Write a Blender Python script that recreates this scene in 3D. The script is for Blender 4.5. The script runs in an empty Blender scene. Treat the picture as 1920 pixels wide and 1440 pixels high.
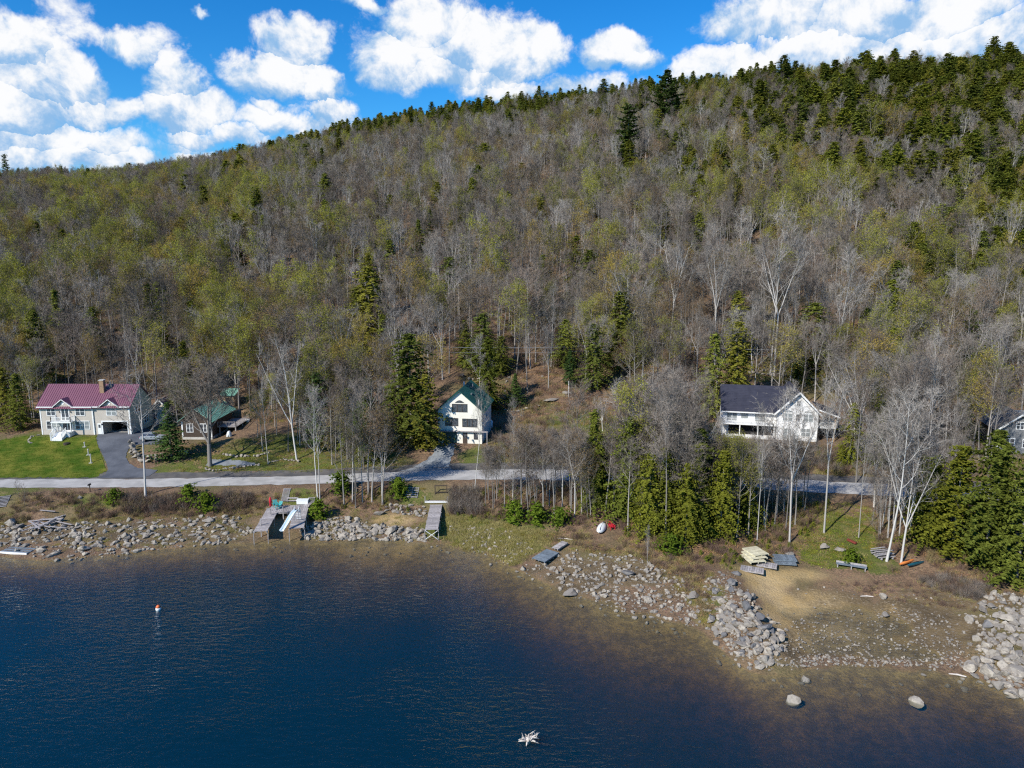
import bpy, bmesh, math, random
import numpy as np
from mathutils import Vector, Matrix, Euler

# ------------------------------------------------------------------ camera, sky, sun
SC = bpy.context.scene
COL = SC.collection
R = math.radians
FPX, PITCH, CAMZ = 1333.3, R(10.0), 43.0          # focal length in photo pixels, downward pitch, height above lake
CP, SP = math.cos(PITCH), math.sin(PITCH)
cam_d = bpy.data.cameras.new('camera'); cam = bpy.data.objects.new('camera', cam_d); COL.objects.link(cam)
cam_d.sensor_width = 36; cam_d.lens = 36 * FPX / 1920; cam_d.clip_end = 6000; cam_d.clip_start = .5
cam.location = (0, 0, CAMZ); cam.rotation_euler = (R(90) - PITCH, 0, 0)
SC.camera = cam
SC.view_settings.view_transform = 'Standard'; SC.view_settings.look = 'None'
SC.view_settings.exposure = 0.32; SC.view_settings.gamma = 1
SC.cycles.max_bounces = 5; SC.cycles.diffuse_bounces = 2; SC.cycles.glossy_bounces = 2
SC.cycles.transmission_bounces = 3; SC.cycles.transparent_max_bounces = 8; SC.cycles.volume_bounces = 0
SC.cycles.caustics_reflective = False; SC.cycles.caustics_refractive = False
SC.cycles.use_denoising = False; SC.cycles.pixel_filter_type = 'BLACKMAN_HARRIS'; SC.cycles.filter_width = 1.25

SUN_EL, SUN_AZ = R(38), R(45)                      # shadows run away from the camera and to the right
sd = Vector((math.sin(SUN_AZ) * math.cos(SUN_EL), math.cos(SUN_AZ) * math.cos(SUN_EL), -math.sin(SUN_EL)))
sun_d = bpy.data.lights.new('sun', 'SUN'); sun = bpy.data.objects.new('sun', sun_d); COL.objects.link(sun)
sun_d.energy = 5.0; sun_d.angle = R(.53); sun_d.color = (1, .95, .86)
sun.rotation_euler = sd.to_track_quat('-Z', 'Y').to_euler(); sun.location = (-100, -100, 150)

world = bpy.data.worlds.new('World'); SC.world = world; world.use_nodes = True
world.cycles.sampling_method = 'MANUAL'; world.cycles.sample_map_resolution = 256
wt = world.node_tree; wt.nodes.clear()
def nd(t, typ, **kw):
    n = t.nodes.new(typ)
    for k, v in kw.items():
        setattr(n, k, v)
    return n
def lk(t, a, b): t.links.new(a, b)
def mth(t, op, a, b=None, c=None, clamp=False):
    n = t.nodes.new('ShaderNodeMath'); n.operation = op; n.use_clamp = clamp
    for i, v in enumerate((a, b, c)):
        if v is None: continue
        if isinstance(v, (int, float)): n.inputs[i].default_value = v
        else: t.links.new(v, n.inputs[i])
    return n.outputs[0]
def vmth(t, op, a, b=None):
    n = t.nodes.new('ShaderNodeVectorMath'); n.operation = op
    for i, v in enumerate((a, b)):
        if v is None: continue
        if isinstance(v, (tuple, list)): n.inputs[i].default_value = v
        elif isinstance(v, (int, float)): n.inputs['Scale'].default_value = v
        else: t.links.new(v, n.inputs[i])
    return n.outputs['Value'] if op in ('LENGTH', 'DOT_PRODUCT') else n.outputs[0]
def sstep(t, x, lo, hi, a=0.0, b=1.0):
    n = t.nodes.new('ShaderNodeMapRange'); n.interpolation_type = 'SMOOTHSTEP'
    t.links.new(x, n.inputs[0])
    for i, v in zip((1, 2, 3, 4), (lo, hi, a, b)): n.inputs[i].default_value = v
    return n.outputs[0]
def noise(t, vec, scale, detail=3, rough=.55, dist=0.0):
    n = t.nodes.new('ShaderNodeTexNoise')
    n.inputs['Scale'].default_value = scale; n.inputs['Detail'].default_value = detail
    n.inputs['Roughness'].default_value = rough; n.inputs['Distortion'].default_value = dist
    if vec is not None: t.links.new(vec, n.inputs['Vector'])
    return n
def mixc(t, fac, a, b, mode='MIX'):
    n = t.nodes.new('ShaderNodeMix'); n.data_type = 'RGBA'; n.blend_type = mode
    if isinstance(fac, (int, float)): n.inputs[0].default_value = fac
    else: t.links.new(fac, n.inputs[0])
    for i, v in ((6, a), (7, b)):
        if isinstance(v, (tuple, list)): n.inputs[i].default_value = (*v[:3], 1)
        else: t.links.new(v, n.inputs[i])
    return n.outputs[2]

sky = nd(wt, 'ShaderNodeTexSky', sky_type='NISHITA', sun_disc=False)
sky.sun_elevation = SUN_EL; sky.sun_rotation = math.atan2(-sd.x, -sd.y) % (2 * math.pi)
sky.altitude = 300; sky.air_density = 1.0; sky.dust_density = .25; sky.ozone_density = 2.5
hsv = nd(wt, 'ShaderNodeHueSaturation'); hsv.inputs['Saturation'].default_value = 1.42; hsv.inputs['Value'].default_value = 1.0
lk(wt, sky.outputs[0], hsv.inputs['Color'])
bg1 = nd(wt, 'ShaderNodeBackground'); bg1.inputs[1].default_value = .115
skyc = mixc(wt, 1.0, hsv.outputs[0], (.45, .93, 1.15), 'MULTIPLY')
lk(wt, skyc, bg1.inputs[0])
tc = nd(wt, 'ShaderNodeTexCoord'); D = tc.outputs['Generated']
sx = nd(wt, 'ShaderNodeSeparateXYZ'); lk(wt, D, sx.inputs[0])
az = mth(wt, 'ARCTAN2', sx.outputs[0], sx.outputs[1]); el = mth(wt, 'ARCSINE', sx.outputs[2])
cb = nd(wt, 'ShaderNodeCombineXYZ'); lk(wt, az, cb.inputs[0]); lk(wt, el, cb.inputs[1])
warp = noise(wt, D, 16, 5, .62)
wv = vmth(wt, 'SCALE', vmth(wt, 'SUBTRACT', warp.outputs['Color'], (.5, .5, .5)), .055)
P = vmth(wt, 'ADD', cb.outputs[0], wv)
# cumulus heaps: azimuth, elevation, half width, half height in radians
def sky_ae(px, py):
    a, b = (px - 960) / FPX, (720 - py) / FPX
    d = Vector((a, CP + b * SP, -SP + b * CP)).normalized()
    return math.atan2(d.x, d.y), math.asin(d.z)
heaps = [(40, 95, 75, 55, .9), (90, 150, 115, 62, 1), (10, 195, 120, 55, 1), (150, 205, 60, 35, .7), (330, 150, 62, 52, .95), (345, 205, 95, 48, 1), (240, 205, 60, 32, .7), (555, 85, 85, 55, .95), (520, 140, 100, 48, 1), (600, 160, 60, 40, .8),
         (800, 45, 110, 70, 1), (900, 90, 150, 66, 1), (740, 110, 90, 56, .9), (1000, 95, 85, 55, .95), (850, 140, 190, 36, .7), (1150, 98, 80, 36, .95), (1200, 115, 50, 24, .7),
         (1450, 25, 130, 62, 1), (1620, 35, 130, 60, .95), (1540, 95, 170, 50, .8), (1760, 20, 130, 45, 1), (1850, 70, 130, 52, .85), (1380, 125, 150, 34, .8), (1700, 85, 90, 30, .7), (240, 82, 105, 28, .5),
         (615, 212, 60, 30, .85), (120, 266, 380, 32, .46), (420, 262, 190, 30, .5), (560, 238, 160, 28, .6), (250, 300, 420, 30, .5), (1000, 160, 260, 30, .5), (500, 205, 26, 16, .5), (380, 27, 24, 13, .55), (680, 6, 60, 18, .5),
         (-250, 130, 190, 80, 1), (2150, 110, 180, 70, 1), (2500, 40, 240, 90, .9), (-700, 80, 260, 90, .9)]
field = None
for (px, py, rx, ry, amp) in heaps:
    rx, ry = rx * 1.0, ry * 1.0
    a0, e0 = sky_ae(px, py)
    k = math.cos(a0)
    v = vmth(wt, 'MULTIPLY', vmth(wt, 'SUBTRACT', P, (a0, e0, 0)), (FPX / rx / max(k, .3), FPX / ry, 0))
    f = mth(wt, 'MULTIPLY', mth(wt, 'SUBTRACT', 1.0, vmth(wt, 'LENGTH', v)), amp)
    sv = nd(wt, 'ShaderNodeSeparateXYZ'); lk(wt, v, sv.inputs[0]); vy = sv.outputs[1]
    if field is None: field, hgt_ = f, vy
    else:
        g_ = mth(wt, 'GREATER_THAN', f, field); hgt_ = mth(wt, 'ADD', hgt_, mth(wt, 'MULTIPLY', g_, mth(wt, 'SUBTRACT', vy, hgt_))); field = mth(wt, 'MAXIMUM', field, f)
gen = noise(wt, D, 3.2, 3, .5)
g = mth(wt, 'MULTIPLY', mth(wt, 'SUBTRACT', gen.outputs[0], .64), 3.0)
field = mth(wt, 'MAXIMUM', field, g)
puff = noise(wt, D, 17, 9, .62, .25)
puff2 = noise(wt, vmth(wt, 'ADD', D, (.012, 0, -.016)), 17, 9, .62, .25)
dens = mth(wt, 'ADD', mth(wt, 'MULTIPLY', field, 1.25), mth(wt, 'MULTIPLY', mth(wt, 'SUBTRACT', puff.outputs[0], .57), 1.6))
mask = sstep(wt, dens, -.10, .30)
lit = mth(wt, 'ADD', mth(wt, 'MULTIPLY', mth(wt, 'SUBTRACT', puff2.outputs[0], puff.outputs[0]), -2.2), mth(wt, 'ADD', mth(wt, 'MULTIPLY', dens, .45), mth(wt, 'MULTIPLY', hgt_, .42)))
litm = sstep(wt, lit, -.30, .50)
ccol = mixc(wt, litm, (.30, .54, .86), (1.06, 1.06, 1.06))
bg2 = nd(wt, 'ShaderNodeBackground'); bg2.inputs[1].default_value = .76
lk(wt, ccol, bg2.inputs[0])
above = sstep(wt, sx.outputs[2], -.02, .02)
wm = nd(wt, 'ShaderNodeMixShader'); lk(wt, mth(wt, 'MULTIPLY', mth(wt, 'MULTIPLY', mask, above), .97), wm.inputs[0])
lk(wt, bg1.outputs[0], wm.inputs[1]); lk(wt, bg2.outputs[0], wm.inputs[2])
wo = nd(wt, 'ShaderNodeOutputWorld'); lk(wt, wm.outputs[0], wo.inputs[0])

# ------------------------------------------------------------------ photo geometry: pixels to places
def ray(px, py):
    a = (np.asarray(px, float) - 960) / FPX; b = (720 - np.asarray(py, float)) / FPX
    return a, CP + b * SP, -SP + b * CP
def at_z(px, py, z):
    a, f, u = ray(px, py); t = (z - CAMZ) / u
    return float(a * t), float(f * t), float(z)
def at_y(px, py, y):
    a, f, u = ray(px, py); t = y / f
    return float(a * t), float(y), float(CAMZ + u * t)
def proj(x, y, z):
    x, y, z = np.asarray(x, float), np.asarray(y, float), np.asarray(z, float)
    dep = y * CP - (z - CAMZ) * SP; h = y * SP + (z - CAMZ) * CP
    return 960 + FPX * x / dep, 720 - FPX * h / dep, dep

# ------------------------------------------------------------------ materials
def pmat(name, c1, c2=None, scale=4.0, rough=.8, bump=0.0, bscale=None, spec=.3, metal=0.0, lines=None, detail=4, island=0.0):
    m = bpy.data.materials.new(name); m.use_nodes = True; t = m.node_tree
    b = t.nodes['Principled BSDF']
    b.inputs['Roughness'].default_value = rough; b.inputs['Specular IOR Level'].default_value = spec
    b.inputs['Metallic'].default_value = metal
    c2 = c2 or tuple(x * .72 for x in c1)
    tcn = nd(t, 'ShaderNodeTexCoord'); vec = tcn.outputs['Object']
    n = noise(t, vec, scale, detail)
    col = mixc(t, sstep(t, n.outputs[0], .3, .7), c1, c2)
    if island:
        gi = nd(t, 'ShaderNodeNewGeometry')
        h = nd(t, 'ShaderNodeHueSaturation'); lk(t, col, h.inputs['Color'])
        lk(t, mth(t, 'ADD', mth(t, 'MULTIPLY', gi.outputs['Random Per Island'], island), 1 - island / 2), h.inputs['Value'])
        col = h.outputs[0]
    height = None
    if lines:                                     # lines = (axis, spacing, depth): clapboards, shingle courses
        s = nd(t, 'ShaderNodeSeparateXYZ'); lk(t, vec, s.inputs[0])
        fr = mth(t, 'FRACT', mth(t, 'DIVIDE', s.outputs[lines[0]], lines[1]))
        height = mth(t, 'MULTIPLY', fr, lines[2])
        col = mixc(t, mth(t, 'MULTIPLY', mth(t, 'LESS_THAN', fr, .12), .45), col, tuple(x * .45 for x in c1))
    lk(t, col, b.inputs['Base Color'])
    if bump or height is not None:
        bn = nd(t, 'ShaderNodeBump'); bn.inputs['Distance'].default_value = .05; bn.inputs['Strength'].default_value = .6
        nb = noise(t, vec, bscale or scale * 3, 5)
        hh = mth(t, 'MULTIPLY', nb.outputs[0], bump)
        if height is not None: hh = mth(t, 'ADD', hh, height)
        lk(t, hh, bn.inputs['Height']); lk(t, bn.outputs[0], b.inputs['Normal'])
    return m
def fmat(name, c1, c2, rnd_amt=.35, island=.5, transl=0.0, c3=None):
    """foliage, twigs and bark: matte, varied from tree to tree and from leaf to leaf"""
    m = bpy.data.materials.new(name); m.use_nodes = True; t = m.node_tree; t.nodes.clear()
    oi = nd(t, 'ShaderNodeObjectInfo'); gi = nd(t, 'ShaderNodeNewGeometry')
    col = mixc(t, oi.outputs['Random'], c1, c2)
    if c3: col = mixc(t, sstep(t, mth(t, 'FRACT', mth(t, 'MULTIPLY', oi.outputs['Random'], 7.31)), .62, .95), col, c3)
    h = nd(t, 'ShaderNodeHueSaturation'); lk(t, col, h.inputs['Color'])
    v = mth(t, 'ADD', mth(t, 'MULTIPLY', gi.outputs['Random Per Island'], island), 1 - island / 2)
    lk(t, mth(t, 'MULTIPLY', v, mth(t, 'ADD', mth(t, 'MULTIPLY', mth(t, 'FRACT', mth(t, 'MULTIPLY', oi.outputs['Random'], 13.7)), rnd_amt), 1 - rnd_amt / 2)), h.inputs['Value'])
    d = nd(t, 'ShaderNodeBsdfDiffuse'); lk(t, h.outputs[0], d.inputs[0]); sh = d.outputs[0]
    if transl:
        tr = nd(t, 'ShaderNodeBsdfTranslucent'); lk(t, h.outputs[0], tr.inputs[0])
        mx = nd(t, 'ShaderNodeMixShader'); mx.inputs[0].default_value = transl
        lk(t, sh, mx.inputs[1]); lk(t, tr.outputs[0], mx.inputs[2]); sh = mx.outputs[0]
    o = nd(t, 'ShaderNodeOutputMaterial'); lk(t, sh, o.inputs[0])
    return m

M = {}
M['white'] = pmat('white_paint', (.80, .80, .78), (.72, .72, .70), 2, .5)
M['taupe'] = pmat('taupe_clapboard', (.53, .475, .41), (.47, .42, .36), .6, .7, lines=(2, .16, .35))
M['cream'] = pmat('cream_stucco', (.80, .765, .67), (.73, .70, .61), .5, .8, bump=.12)
M['whitewall'] = pmat('white_clapboard', (.82, .81, .79), (.75, .75, .73), .5, .6, lines=(2, .18, .3))
M['maroon'] = pmat('maroon_metal_roof', (.192, .072, .108), (.162, .060, .092), .4, .42, spec=.5)
M['maroonrib'] = pmat('maroon_seam', (.12, .036, .062), None, 2, .45)
M['green_roof'] = pmat('dark_green_metal_roof', (.012, .085, .075), (.010, .068, .060), .5, .4, spec=.5)
M['pale_green'] = pmat('weathered_green_roof', (.21, .42, .33), (.16, .34, .27), 1.2, .6)
M['navy'] = pmat('navy_shingle_roof', (.036, .037, .054), (.025, .026, .040), .9, .6, bump=.3, lines=(2, .28, .3))
M['greyshingle'] = pmat('grey_shingle', (.20, .205, .21), (.13, .135, .14), 1.5, .8, bump=.3, lines=(2, .22, .4))
M['glass'] = pmat('window_glass', (.025, .03, .04), (.10, .10, .11), 2.5, .06, spec=.8)
M['shade'] = pmat('window_blind_glass', (.26, .28, .27), (.20, .22, .23), 2.5, .15, spec=.6)
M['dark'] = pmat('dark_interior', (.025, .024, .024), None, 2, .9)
M['brick'] = pmat('chimney_brick', (.36, .24, .15), (.24, .15, .09), 5, .85, bump=.4)
M['concrete'] = pmat('pale_concrete', (.52, .50, .46), (.40, .385, .35), 2, .85, bump=.2)
M['oldwood'] = pmat('weathered_grey_wood', (.38, .35, .345), (.24, .22, .215), 3.5, .85, bump=.3, island=.45)
M['darkwood'] = pmat('dark_brown_wood', (.075, .055, .042), (.05, .036, .028), 3, .8, bump=.3)
M['tanwood'] = pmat('new_tan_timber', (.46, .31, .18), (.36, .24, .14), 3, .75, island=.3)
M['creamwood'] = pmat('pale_cream_timber', (.60, .56, .40), (.46, .42, .29), 2.5, .8, bump=.2, island=.3)
M['bluewood'] = pmat('blue_grey_decking', (.17, .205, .24), (.11, .135, .16), 3, .75, bump=.2, island=.4)
M['metal'] = pmat('grey_metal', (.45, .46, .48), None, 4, .4, metal=.7)
M['black'] = pmat('black_plastic', (.02, .02, .022), None, 4, .5)
M['red'] = pmat('red_cloth', (.55, .02, .035), (.42, .015, .03), 5, .7)
M['teal'] = pmat('teal_plastic', (.05, .38, .38), (.04, .30, .31), 4, .45)
M['orange'] = pmat('orange_plastic', (.72, .24, .055), (.60, .18, .05), 3, .4, spec=.5)
M['kayakblue'] = pmat('teal_blue_plastic', (.010, .085, .115), (.008, .06, .085), 3, .4, spec=.5)
M['whiteplastic'] = pmat('white_plastic', (.80, .82, .82), (.70, .72, .72), 3, .35, spec=.5)
M['slideblue'] = pmat('pale_blue_slide', (.62, .74, .80), (.55, .68, .75), 3, .35, spec=.5)
M['buoyorange'] = pmat('buoy_orange', (.75, .16, .05), None, 3, .5)
M['silver'] = pmat('silver_car_paint', (.42, .45, .48), (.36, .39, .42), 1, .25, spec=.6, metal=.35)
M['rubber'] = pmat('tyre_rubber', (.02, .02, .02), None, 5, .85)
M['driftwood'] = pmat('bleached_driftwood', (.62, .56, .50), (.42, .36, .31), 4, .85, bump=.4)
M['rustred'] = pmat('rusty_red_paint', (.22, .045, .03), (.14, .03, .02), 5, .8)
M['rust'] = M['rustred']
M['pole'] = pmat('grey_pole_wood', (.36, .33, .29), (.25, .23, .2), 4, .85)
M['wire'] = pmat('wire', (.30, .31, .33), None, 4, .5)

# ------------------------------------------------------------------ mesh helpers
class MB:
    def __init__(s): s.v = []; s.f = []
    def add(s, vs, fs):
        o = len(s.v); s.v.extend(vs); s.f.extend([tuple(i + o for i in f) for f in fs]); return s
    def box(s, x0, x1, y0, y1, z0, z1, mtx=None):
        vs = [Vector((x, y, z)) for z in (z0, z1) for (x, y) in ((x0, y0), (x1, y0), (x1, y1), (x0, y1))]
        if mtx is not None: vs = [mtx @ v for v in vs]
        return s.add([tuple(v) for v in vs], [(3, 2, 1, 0), (4, 5, 6, 7), (0, 1, 5, 4), (1, 2, 6, 5), (2, 3, 7, 6), (3, 0, 4, 7)])
    def bar(s, a, b, w, h=None, up=(0, 0, 1)):
        a, b = Vector(a), Vector(b); h = h or w; d = (b - a).normalized(); u = Vector(up)
        if abs(d.dot(u)) > .98: u = Vector((0, 1, 0))
        sd_ = d.cross(u).normalized(); u = sd_.cross(d).normalized()
        vs = [p + sd_ * (i * w / 2) + u * (j * h / 2) for p in (a, b) for (i, j) in ((-1, -1), (1, -1), (1, 1), (-1, 1))]
        return s.add([tuple(v) for v in vs], [(0, 1, 2, 3), (7, 6, 5, 4), (0, 4, 5, 1), (1, 5, 6, 2), (2, 6, 7, 3), (3, 7, 4, 0)])
    def tube(s, pts, radii, n=6, cap=True):
        o = len(s.v); prev = None
        for i, p in enumerate(pts):
            p = Vector(p)
            d = (Vector(pts[min(i + 1, len(pts) - 1)]) - Vector(pts[max(i - 1, 0)])).normalized()
            a = d.orthogonal().normalized() if prev is None else (prev - d * prev.dot(d)).normalized()
            prev = a; b = d.cross(a)
            for k in range(n):
                t = 2 * math.pi * k / n
                s.v.append(tuple(p + (a * math.cos(t) + b * math.sin(t)) * radii[i]))
        for i in range(len(pts) - 1):
            for k in range(n):
                s.f.append((o + i * n + k, o + i * n + (k + 1) % n, o + (i + 1) * n + (k + 1) % n, o + (i + 1) * n + k))
        if cap:
            s.f.append(tuple(o + k for k in reversed(range(n)))); e = o + (len(pts) - 1) * n; s.f.append(tuple(e + k for k in range(n)))
        return s
    def prism(s, poly, y0, y1):                    # polygon in local x-z, pulled from y0 to y1
        n = len(poly)
        vs = [(x, y0, z) for x, z in poly] + [(x, y1, z) for x, z in poly]
        fs = [tuple(range(n)), tuple(reversed(range(n, 2 * n)))]
        fs += [(i, i + n, (i + 1) % n + n, (i + 1) % n) for i in range(n)]
        return s.add(vs, fs)
    def prismx(s, poly, x0, x1):                   # polygon in local y-z, pulled from x0 to x1
        n = len(poly)
        vs = [(x0, y, z) for y, z in poly] + [(x1, y, z) for y, z in poly]
        fs = [tuple(range(n)), tuple(reversed(range(n, 2 * n)))]
        fs += [(i, i + n, (i + 1) % n + n, (i + 1) % n) for i in range(n)]
        return s.add(vs, fs)
    def slab(s, corners, th):                      # four corners of a roof plane, thickened along its normal
        c = [Vector(p) for p in corners]; n = (c[1] - c[0]).cross(c[3] - c[0]).normalized()
        if n.z < 0: n = -n
        vs = [tuple(p) for p in c] + [tuple(p + n * th) for p in c]
        return s.add(vs, [(3, 2, 1, 0), (4, 5, 6, 7), (0, 1, 5, 4), (1, 2, 6, 5), (2, 3, 7, 6), (3, 0, 4, 7)])
    def mesh(s, name, mats, smooth=False):
        me = bpy.data.meshes.new(name); me.from_pydata([tuple(v) for v in s.v], [], s.f); me.update()
        for m in (mats if isinstance(mats, (list, tuple)) else [mats]): me.materials.append(m)
        bm = bmesh.new(); bm.from_mesh(me); bmesh.ops.recalc_face_normals(bm, faces=bm.faces); bm.to_mesh(me); bm.free()
        if smooth: me.polygons.foreach_set('use_smooth', [True] * len(me.polygons))
        return me
    def build(s, name, mat, parent=None, smooth=False, kind=None, label=None):
        o = bpy.data.objects.new(name, s.mesh(name, mat, smooth)); COL.objects.link(o)
        if parent: o.parent = parent
        if kind: o['kind'] = kind
        if label: o['label'] = label
        return o
def tag(o, label, cat, group=None):
    o['label'] = label; o['category'] = cat
    if group: o['group'] = group
    return o
def thing(name, label, cat, loc=(0, 0, 0), rz=0.0, group=None):
    o = bpy.data.objects.new(name, None); COL.objects.link(o); o.empty_display_size = .3
    o.location = loc; o.rotation_euler = (0, 0, rz)
    return tag(o, label, cat, group)
def place(o, loc, rz=0.0, rx=0.0, ry=0.0):
    o.location = loc; o.rotation_euler = (rx, ry, rz); return o
# ------------------------------------------------------------------ terrain
SHORE = [(-700, 1045), (-400, 1045), (0, 1045), (100, 1050), (200, 1042), (270, 1035), (400, 1021), (480, 1020), (560, 1014), (700, 1013), (830, 1021), (900, 1038),
         (960, 1062), (1050, 1108), (1150, 1142), (1260, 1165), (1330, 1195), (1390, 1235), (1440, 1250), (1520, 1240), (1620, 1246), (1720, 1244),
         (1800, 1252), (1850, 1272), (1920, 1300), (2300, 1360), (2700, 1380)]
TOPR = [(-700, 985, 1.3), (0, 985, 1.3), (100, 975, 1.4), (270, 969, 1.5), (400, 964, 1.5), (560, 950, 1.7), (700, 950, 1.7), (830, 955, 1.5), (960, 985, 1.3),
        (1100, 1012, 1.5), (1260, 1045, 1.6), (1390, 1072, 1.5), (1500, 1062, 1.2), (1620, 1075, 1.2), (1720, 1090, 1.2), (1800, 1105, 1.5), (1920, 1110, 1.8), (2300, 1130, 1.9), (2700, 1130, 1.9)]
NEAR = [(-700, 921, 4), (0, 921, 4), (270, 920, 4), (560, 914, 4), (800, 906, 4.4), (1000, 905, 4.6), (1250, 912, 4.6), (1560, 931, 4.5), (1920, 950, 4.5), (2700, 960, 4.5)]
FAR = [(-700, 897, 4), (0, 897, 4), (270, 896, 4), (560, 891, 4), (800, 880, 4.4), (1000, 878, 4.6), (1250, 884, 4.6), (1560, 901, 4.5), (1920, 918, 4.5), (2700, 930, 4.5)]
PAD = [(-700, 815, 8), (0, 815, 8), (120, 813, 8), (270, 813, 7.9), (400, 820, 7.4), (480, 818, 7.6), (560, 808, 8), (700, 815, 7.6), (860, 830, 7.3), (960, 815, 8.2), (1090, 790, 10),
       (1300, 806, 9.2), (1490, 824, 8.5), (1650, 822, 8.6), (1890, 850, 8), (2700, 850, 8)]
RIDGE = [(-700, 335, 760), (-400, 330, 740), (0, 320, 680), (250, 317, 650), (400, 294, 620), (530, 267, 600), (700, 222, 580), (850, 198, 560), (1000, 180, 545),
         (1200, 157, 520), (1400, 135, 500), (1600, 112, 480), (1750, 107, 470), (1920, 105, 460), (2300, 90, 450), (2700, 90, 450)]
def cv(pts): a = np.array(sorted(pts)); return a
sh = cv([at_z(px, py, 0) for px, py in SHORE])
def crv(tab): return cv([at_z(*r) for r in tab])
c_top, c_near, c_far, c_pad = crv(TOPR), crv(NEAR), crv(FAR), crv(PAD)
rg = []
for px, py, y in RIDGE:
    p = at_y(px, py, y); rg.append((p[0], y, p[2] - 12.5))
c_ridge = cv(rg)
def ev(c, x): return np.interp(x, c[:, 0], c[:, 1]), np.interp(x, c[:, 0], c[:, 2])
def lerp(a, b, t): return a + (b - a) * t
_ph = np.random.RandomState(5).rand(12, 4)
def wob(x, y, lam):
    s = 0
    for i in range(12):
        k = 2 * np.pi / (lam * (.6 + .9 * _ph[i, 0])); a = _ph[i, 1] * 2 * np.pi
        s = s + np.sin(k * (x * np.cos(a) + y * np.sin(a)) + _ph[i, 2] * 6.28)
    return s / 5.0
HUMPS = []          # x, y, rx, ry, height
for px, py, rx, ry, h in ((1385, 1110, 3.0, 4.5, 1.0), (1405, 1165, 3.2, 4.5, 1.3), (1425, 1215, 3.2, 3.5, .9), (1890, 1160, 4, 7, 1.3), (1895, 1230, 4, 5, 1.3), (1130, 740, 8, 6, .0)):
    p = at_z(px, py, .8); HUMPS.append((p[0], p[1], rx, ry, h))
PADS = []           # flat ground under buildings: x0, x1, y0, y1, z, blend
def tz(x, y):
    x = np.asarray(x, float); y = np.asarray(y, float)
    ys, _ = ev(sh, x); yt, zt = ev(c_top, x); yn, zn = ev(c_near, x); yf, zf = ev(c_far, x); yp, zp = ev(c_pad, x); yr, zr = ev(c_ridge, x)
    yt = np.maximum(yt, ys + 2); yn = np.maximum(yn, yt + 3)
    shelf = np.interp(x, (-60, -30, -22, -12, 0, 12, 25, 60), (6.5, 8, 16, 15, 14, 16, 13, 12))     # how far the shallow shelf runs out
    cove = np.interp(x, (27.5, 30.5, 46, 49.5), (0, 1, 1, 0))
    K = [(ys * 0 - 500, ys * 0 - 16), (ys - shelf - 40, ys * 0 - 11), (ys - shelf, ys * 0 - 2.6), (ys - shelf * .45, ys * 0 - .75), (ys, cove * .17), (lerp(ys, yt, .12), lerp(zt * .1, -.10, cove)), (lerp(ys, yt, .55), lerp(zt * .5, -.06, cove)), (lerp(ys, yt, .72), lerp(zt * .68, .22, cove)), (yt, zt), (yn - .8, zn - .15), (yn, zn), (yf, zf), (yf + .8, zf + .1), (yp - 1.5, zp - .15), (yp, zp), (yp + 12, zp + .9)]
    yb = yp + 12; zb = zp + .9
    for t, q in ((.12, .105), (.3, .285), (.55, .56), (.8, .83)):
        K.append((lerp(yb, yr, t), lerp(zb, zr, q)))
    K += [(yr, zr), (yr + 60, zr - 3), (yr + 400, zr - 80)]
    z = np.full(np.broadcast(x, y).shape, -16.0)
    for (ya, za), (yb2, zb2) in zip(K[:-1], K[1:]):
        t = np.clip((y - ya) / np.maximum(yb2 - ya, .01), 0, 1)
        z = np.where(y >= ya, za + (zb2 - za) * t, z)
    hill = np.clip((y - yp - 10) / 80, 0, 1)
    z = z + hill * wob(x, y, 70) * 2.2 + np.clip((y - yp - 9) / 10, 0, 1) * wob(x, y, 14) * .25
    wild = np.clip((y - ys + 12) / 10, 0, 1) * np.clip((yn - 1.5 - y) / 3, 0, 1)
    z = z + wild * wob(x, y, 7) * .12
    for hx, hy, rx, ry, h in HUMPS:
        z = z + h * np.exp(-((x - hx) / rx) ** 2 - ((y - hy) / ry) ** 2)
    for (x0, x1, y0, y1, pz_, bl) in PADS:
        d = np.hypot(np.maximum(np.maximum(x0 - x, x - x1), 0), np.maximum(np.maximum(y0 - y, y - y1), 0))
        w = np.clip(1 - d / bl, 0, 1); w = w * w * (3 - 2 * w)
        z = z * (1 - w) + pz_ * w
    return z
# building corners measured from the photograph (front left corner on the ground)
H1 = at_y(79.4, 812.5, 139.6); H2 = at_y(822, 829, 136.0); H3 = at_y(1455, 826, 134.0)
H1 = (H1[0], H1[1], 8.0); H2 = (H2[0], H2[1], 7.35); H3 = (H3[0], H3[1], 8.5)
CAB = at_y(343, 824, 141); ANX = at_y(283, 797, 151); SHD = at_y(415, 762, 157); H4 = at_y(1868, 848, 126)
PADS += [(H1[0], H1[0] + 18, 139, 149.5, 8.0, 4), (H2[0] - .3, H2[0] + 9.2, 136, 149, 7.3, 4), (H3[0] - 11, H3[0] + 10, 134, 148, 8.4, 4),
         (CAB[0], CAB[0] + 6, 141, 152, CAB[2], 4), (ANX[0], ANX[0] + 5, 151, 157, ANX[2], 3), (SHD[0], SHD[0] + 3, 157, 160, SHD[2], 3), (H4[0], H4[0] + 14, 126, 137, H4[2], 4)]
def axis(lo, d0, d1, step, hi, grow):
    a = list(np.arange(d0, d1 + step / 2, step)); s = step
    while a[-1] < hi: s = min(s * grow, 14); a.append(a[-1] + s)
    s = step
    while a[0] > lo: s = min(s * grow, 14); a.insert(0, a[0] - s)
    return np.array(a)
GX = axis(-760, -110, 110, .8, 760, 1.12); GY = axis(-420, 56, 160, .8, 980, 1.03)
XX, YY = np.meshgrid(GX, GY); GZ = tz(XX, YY)
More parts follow.
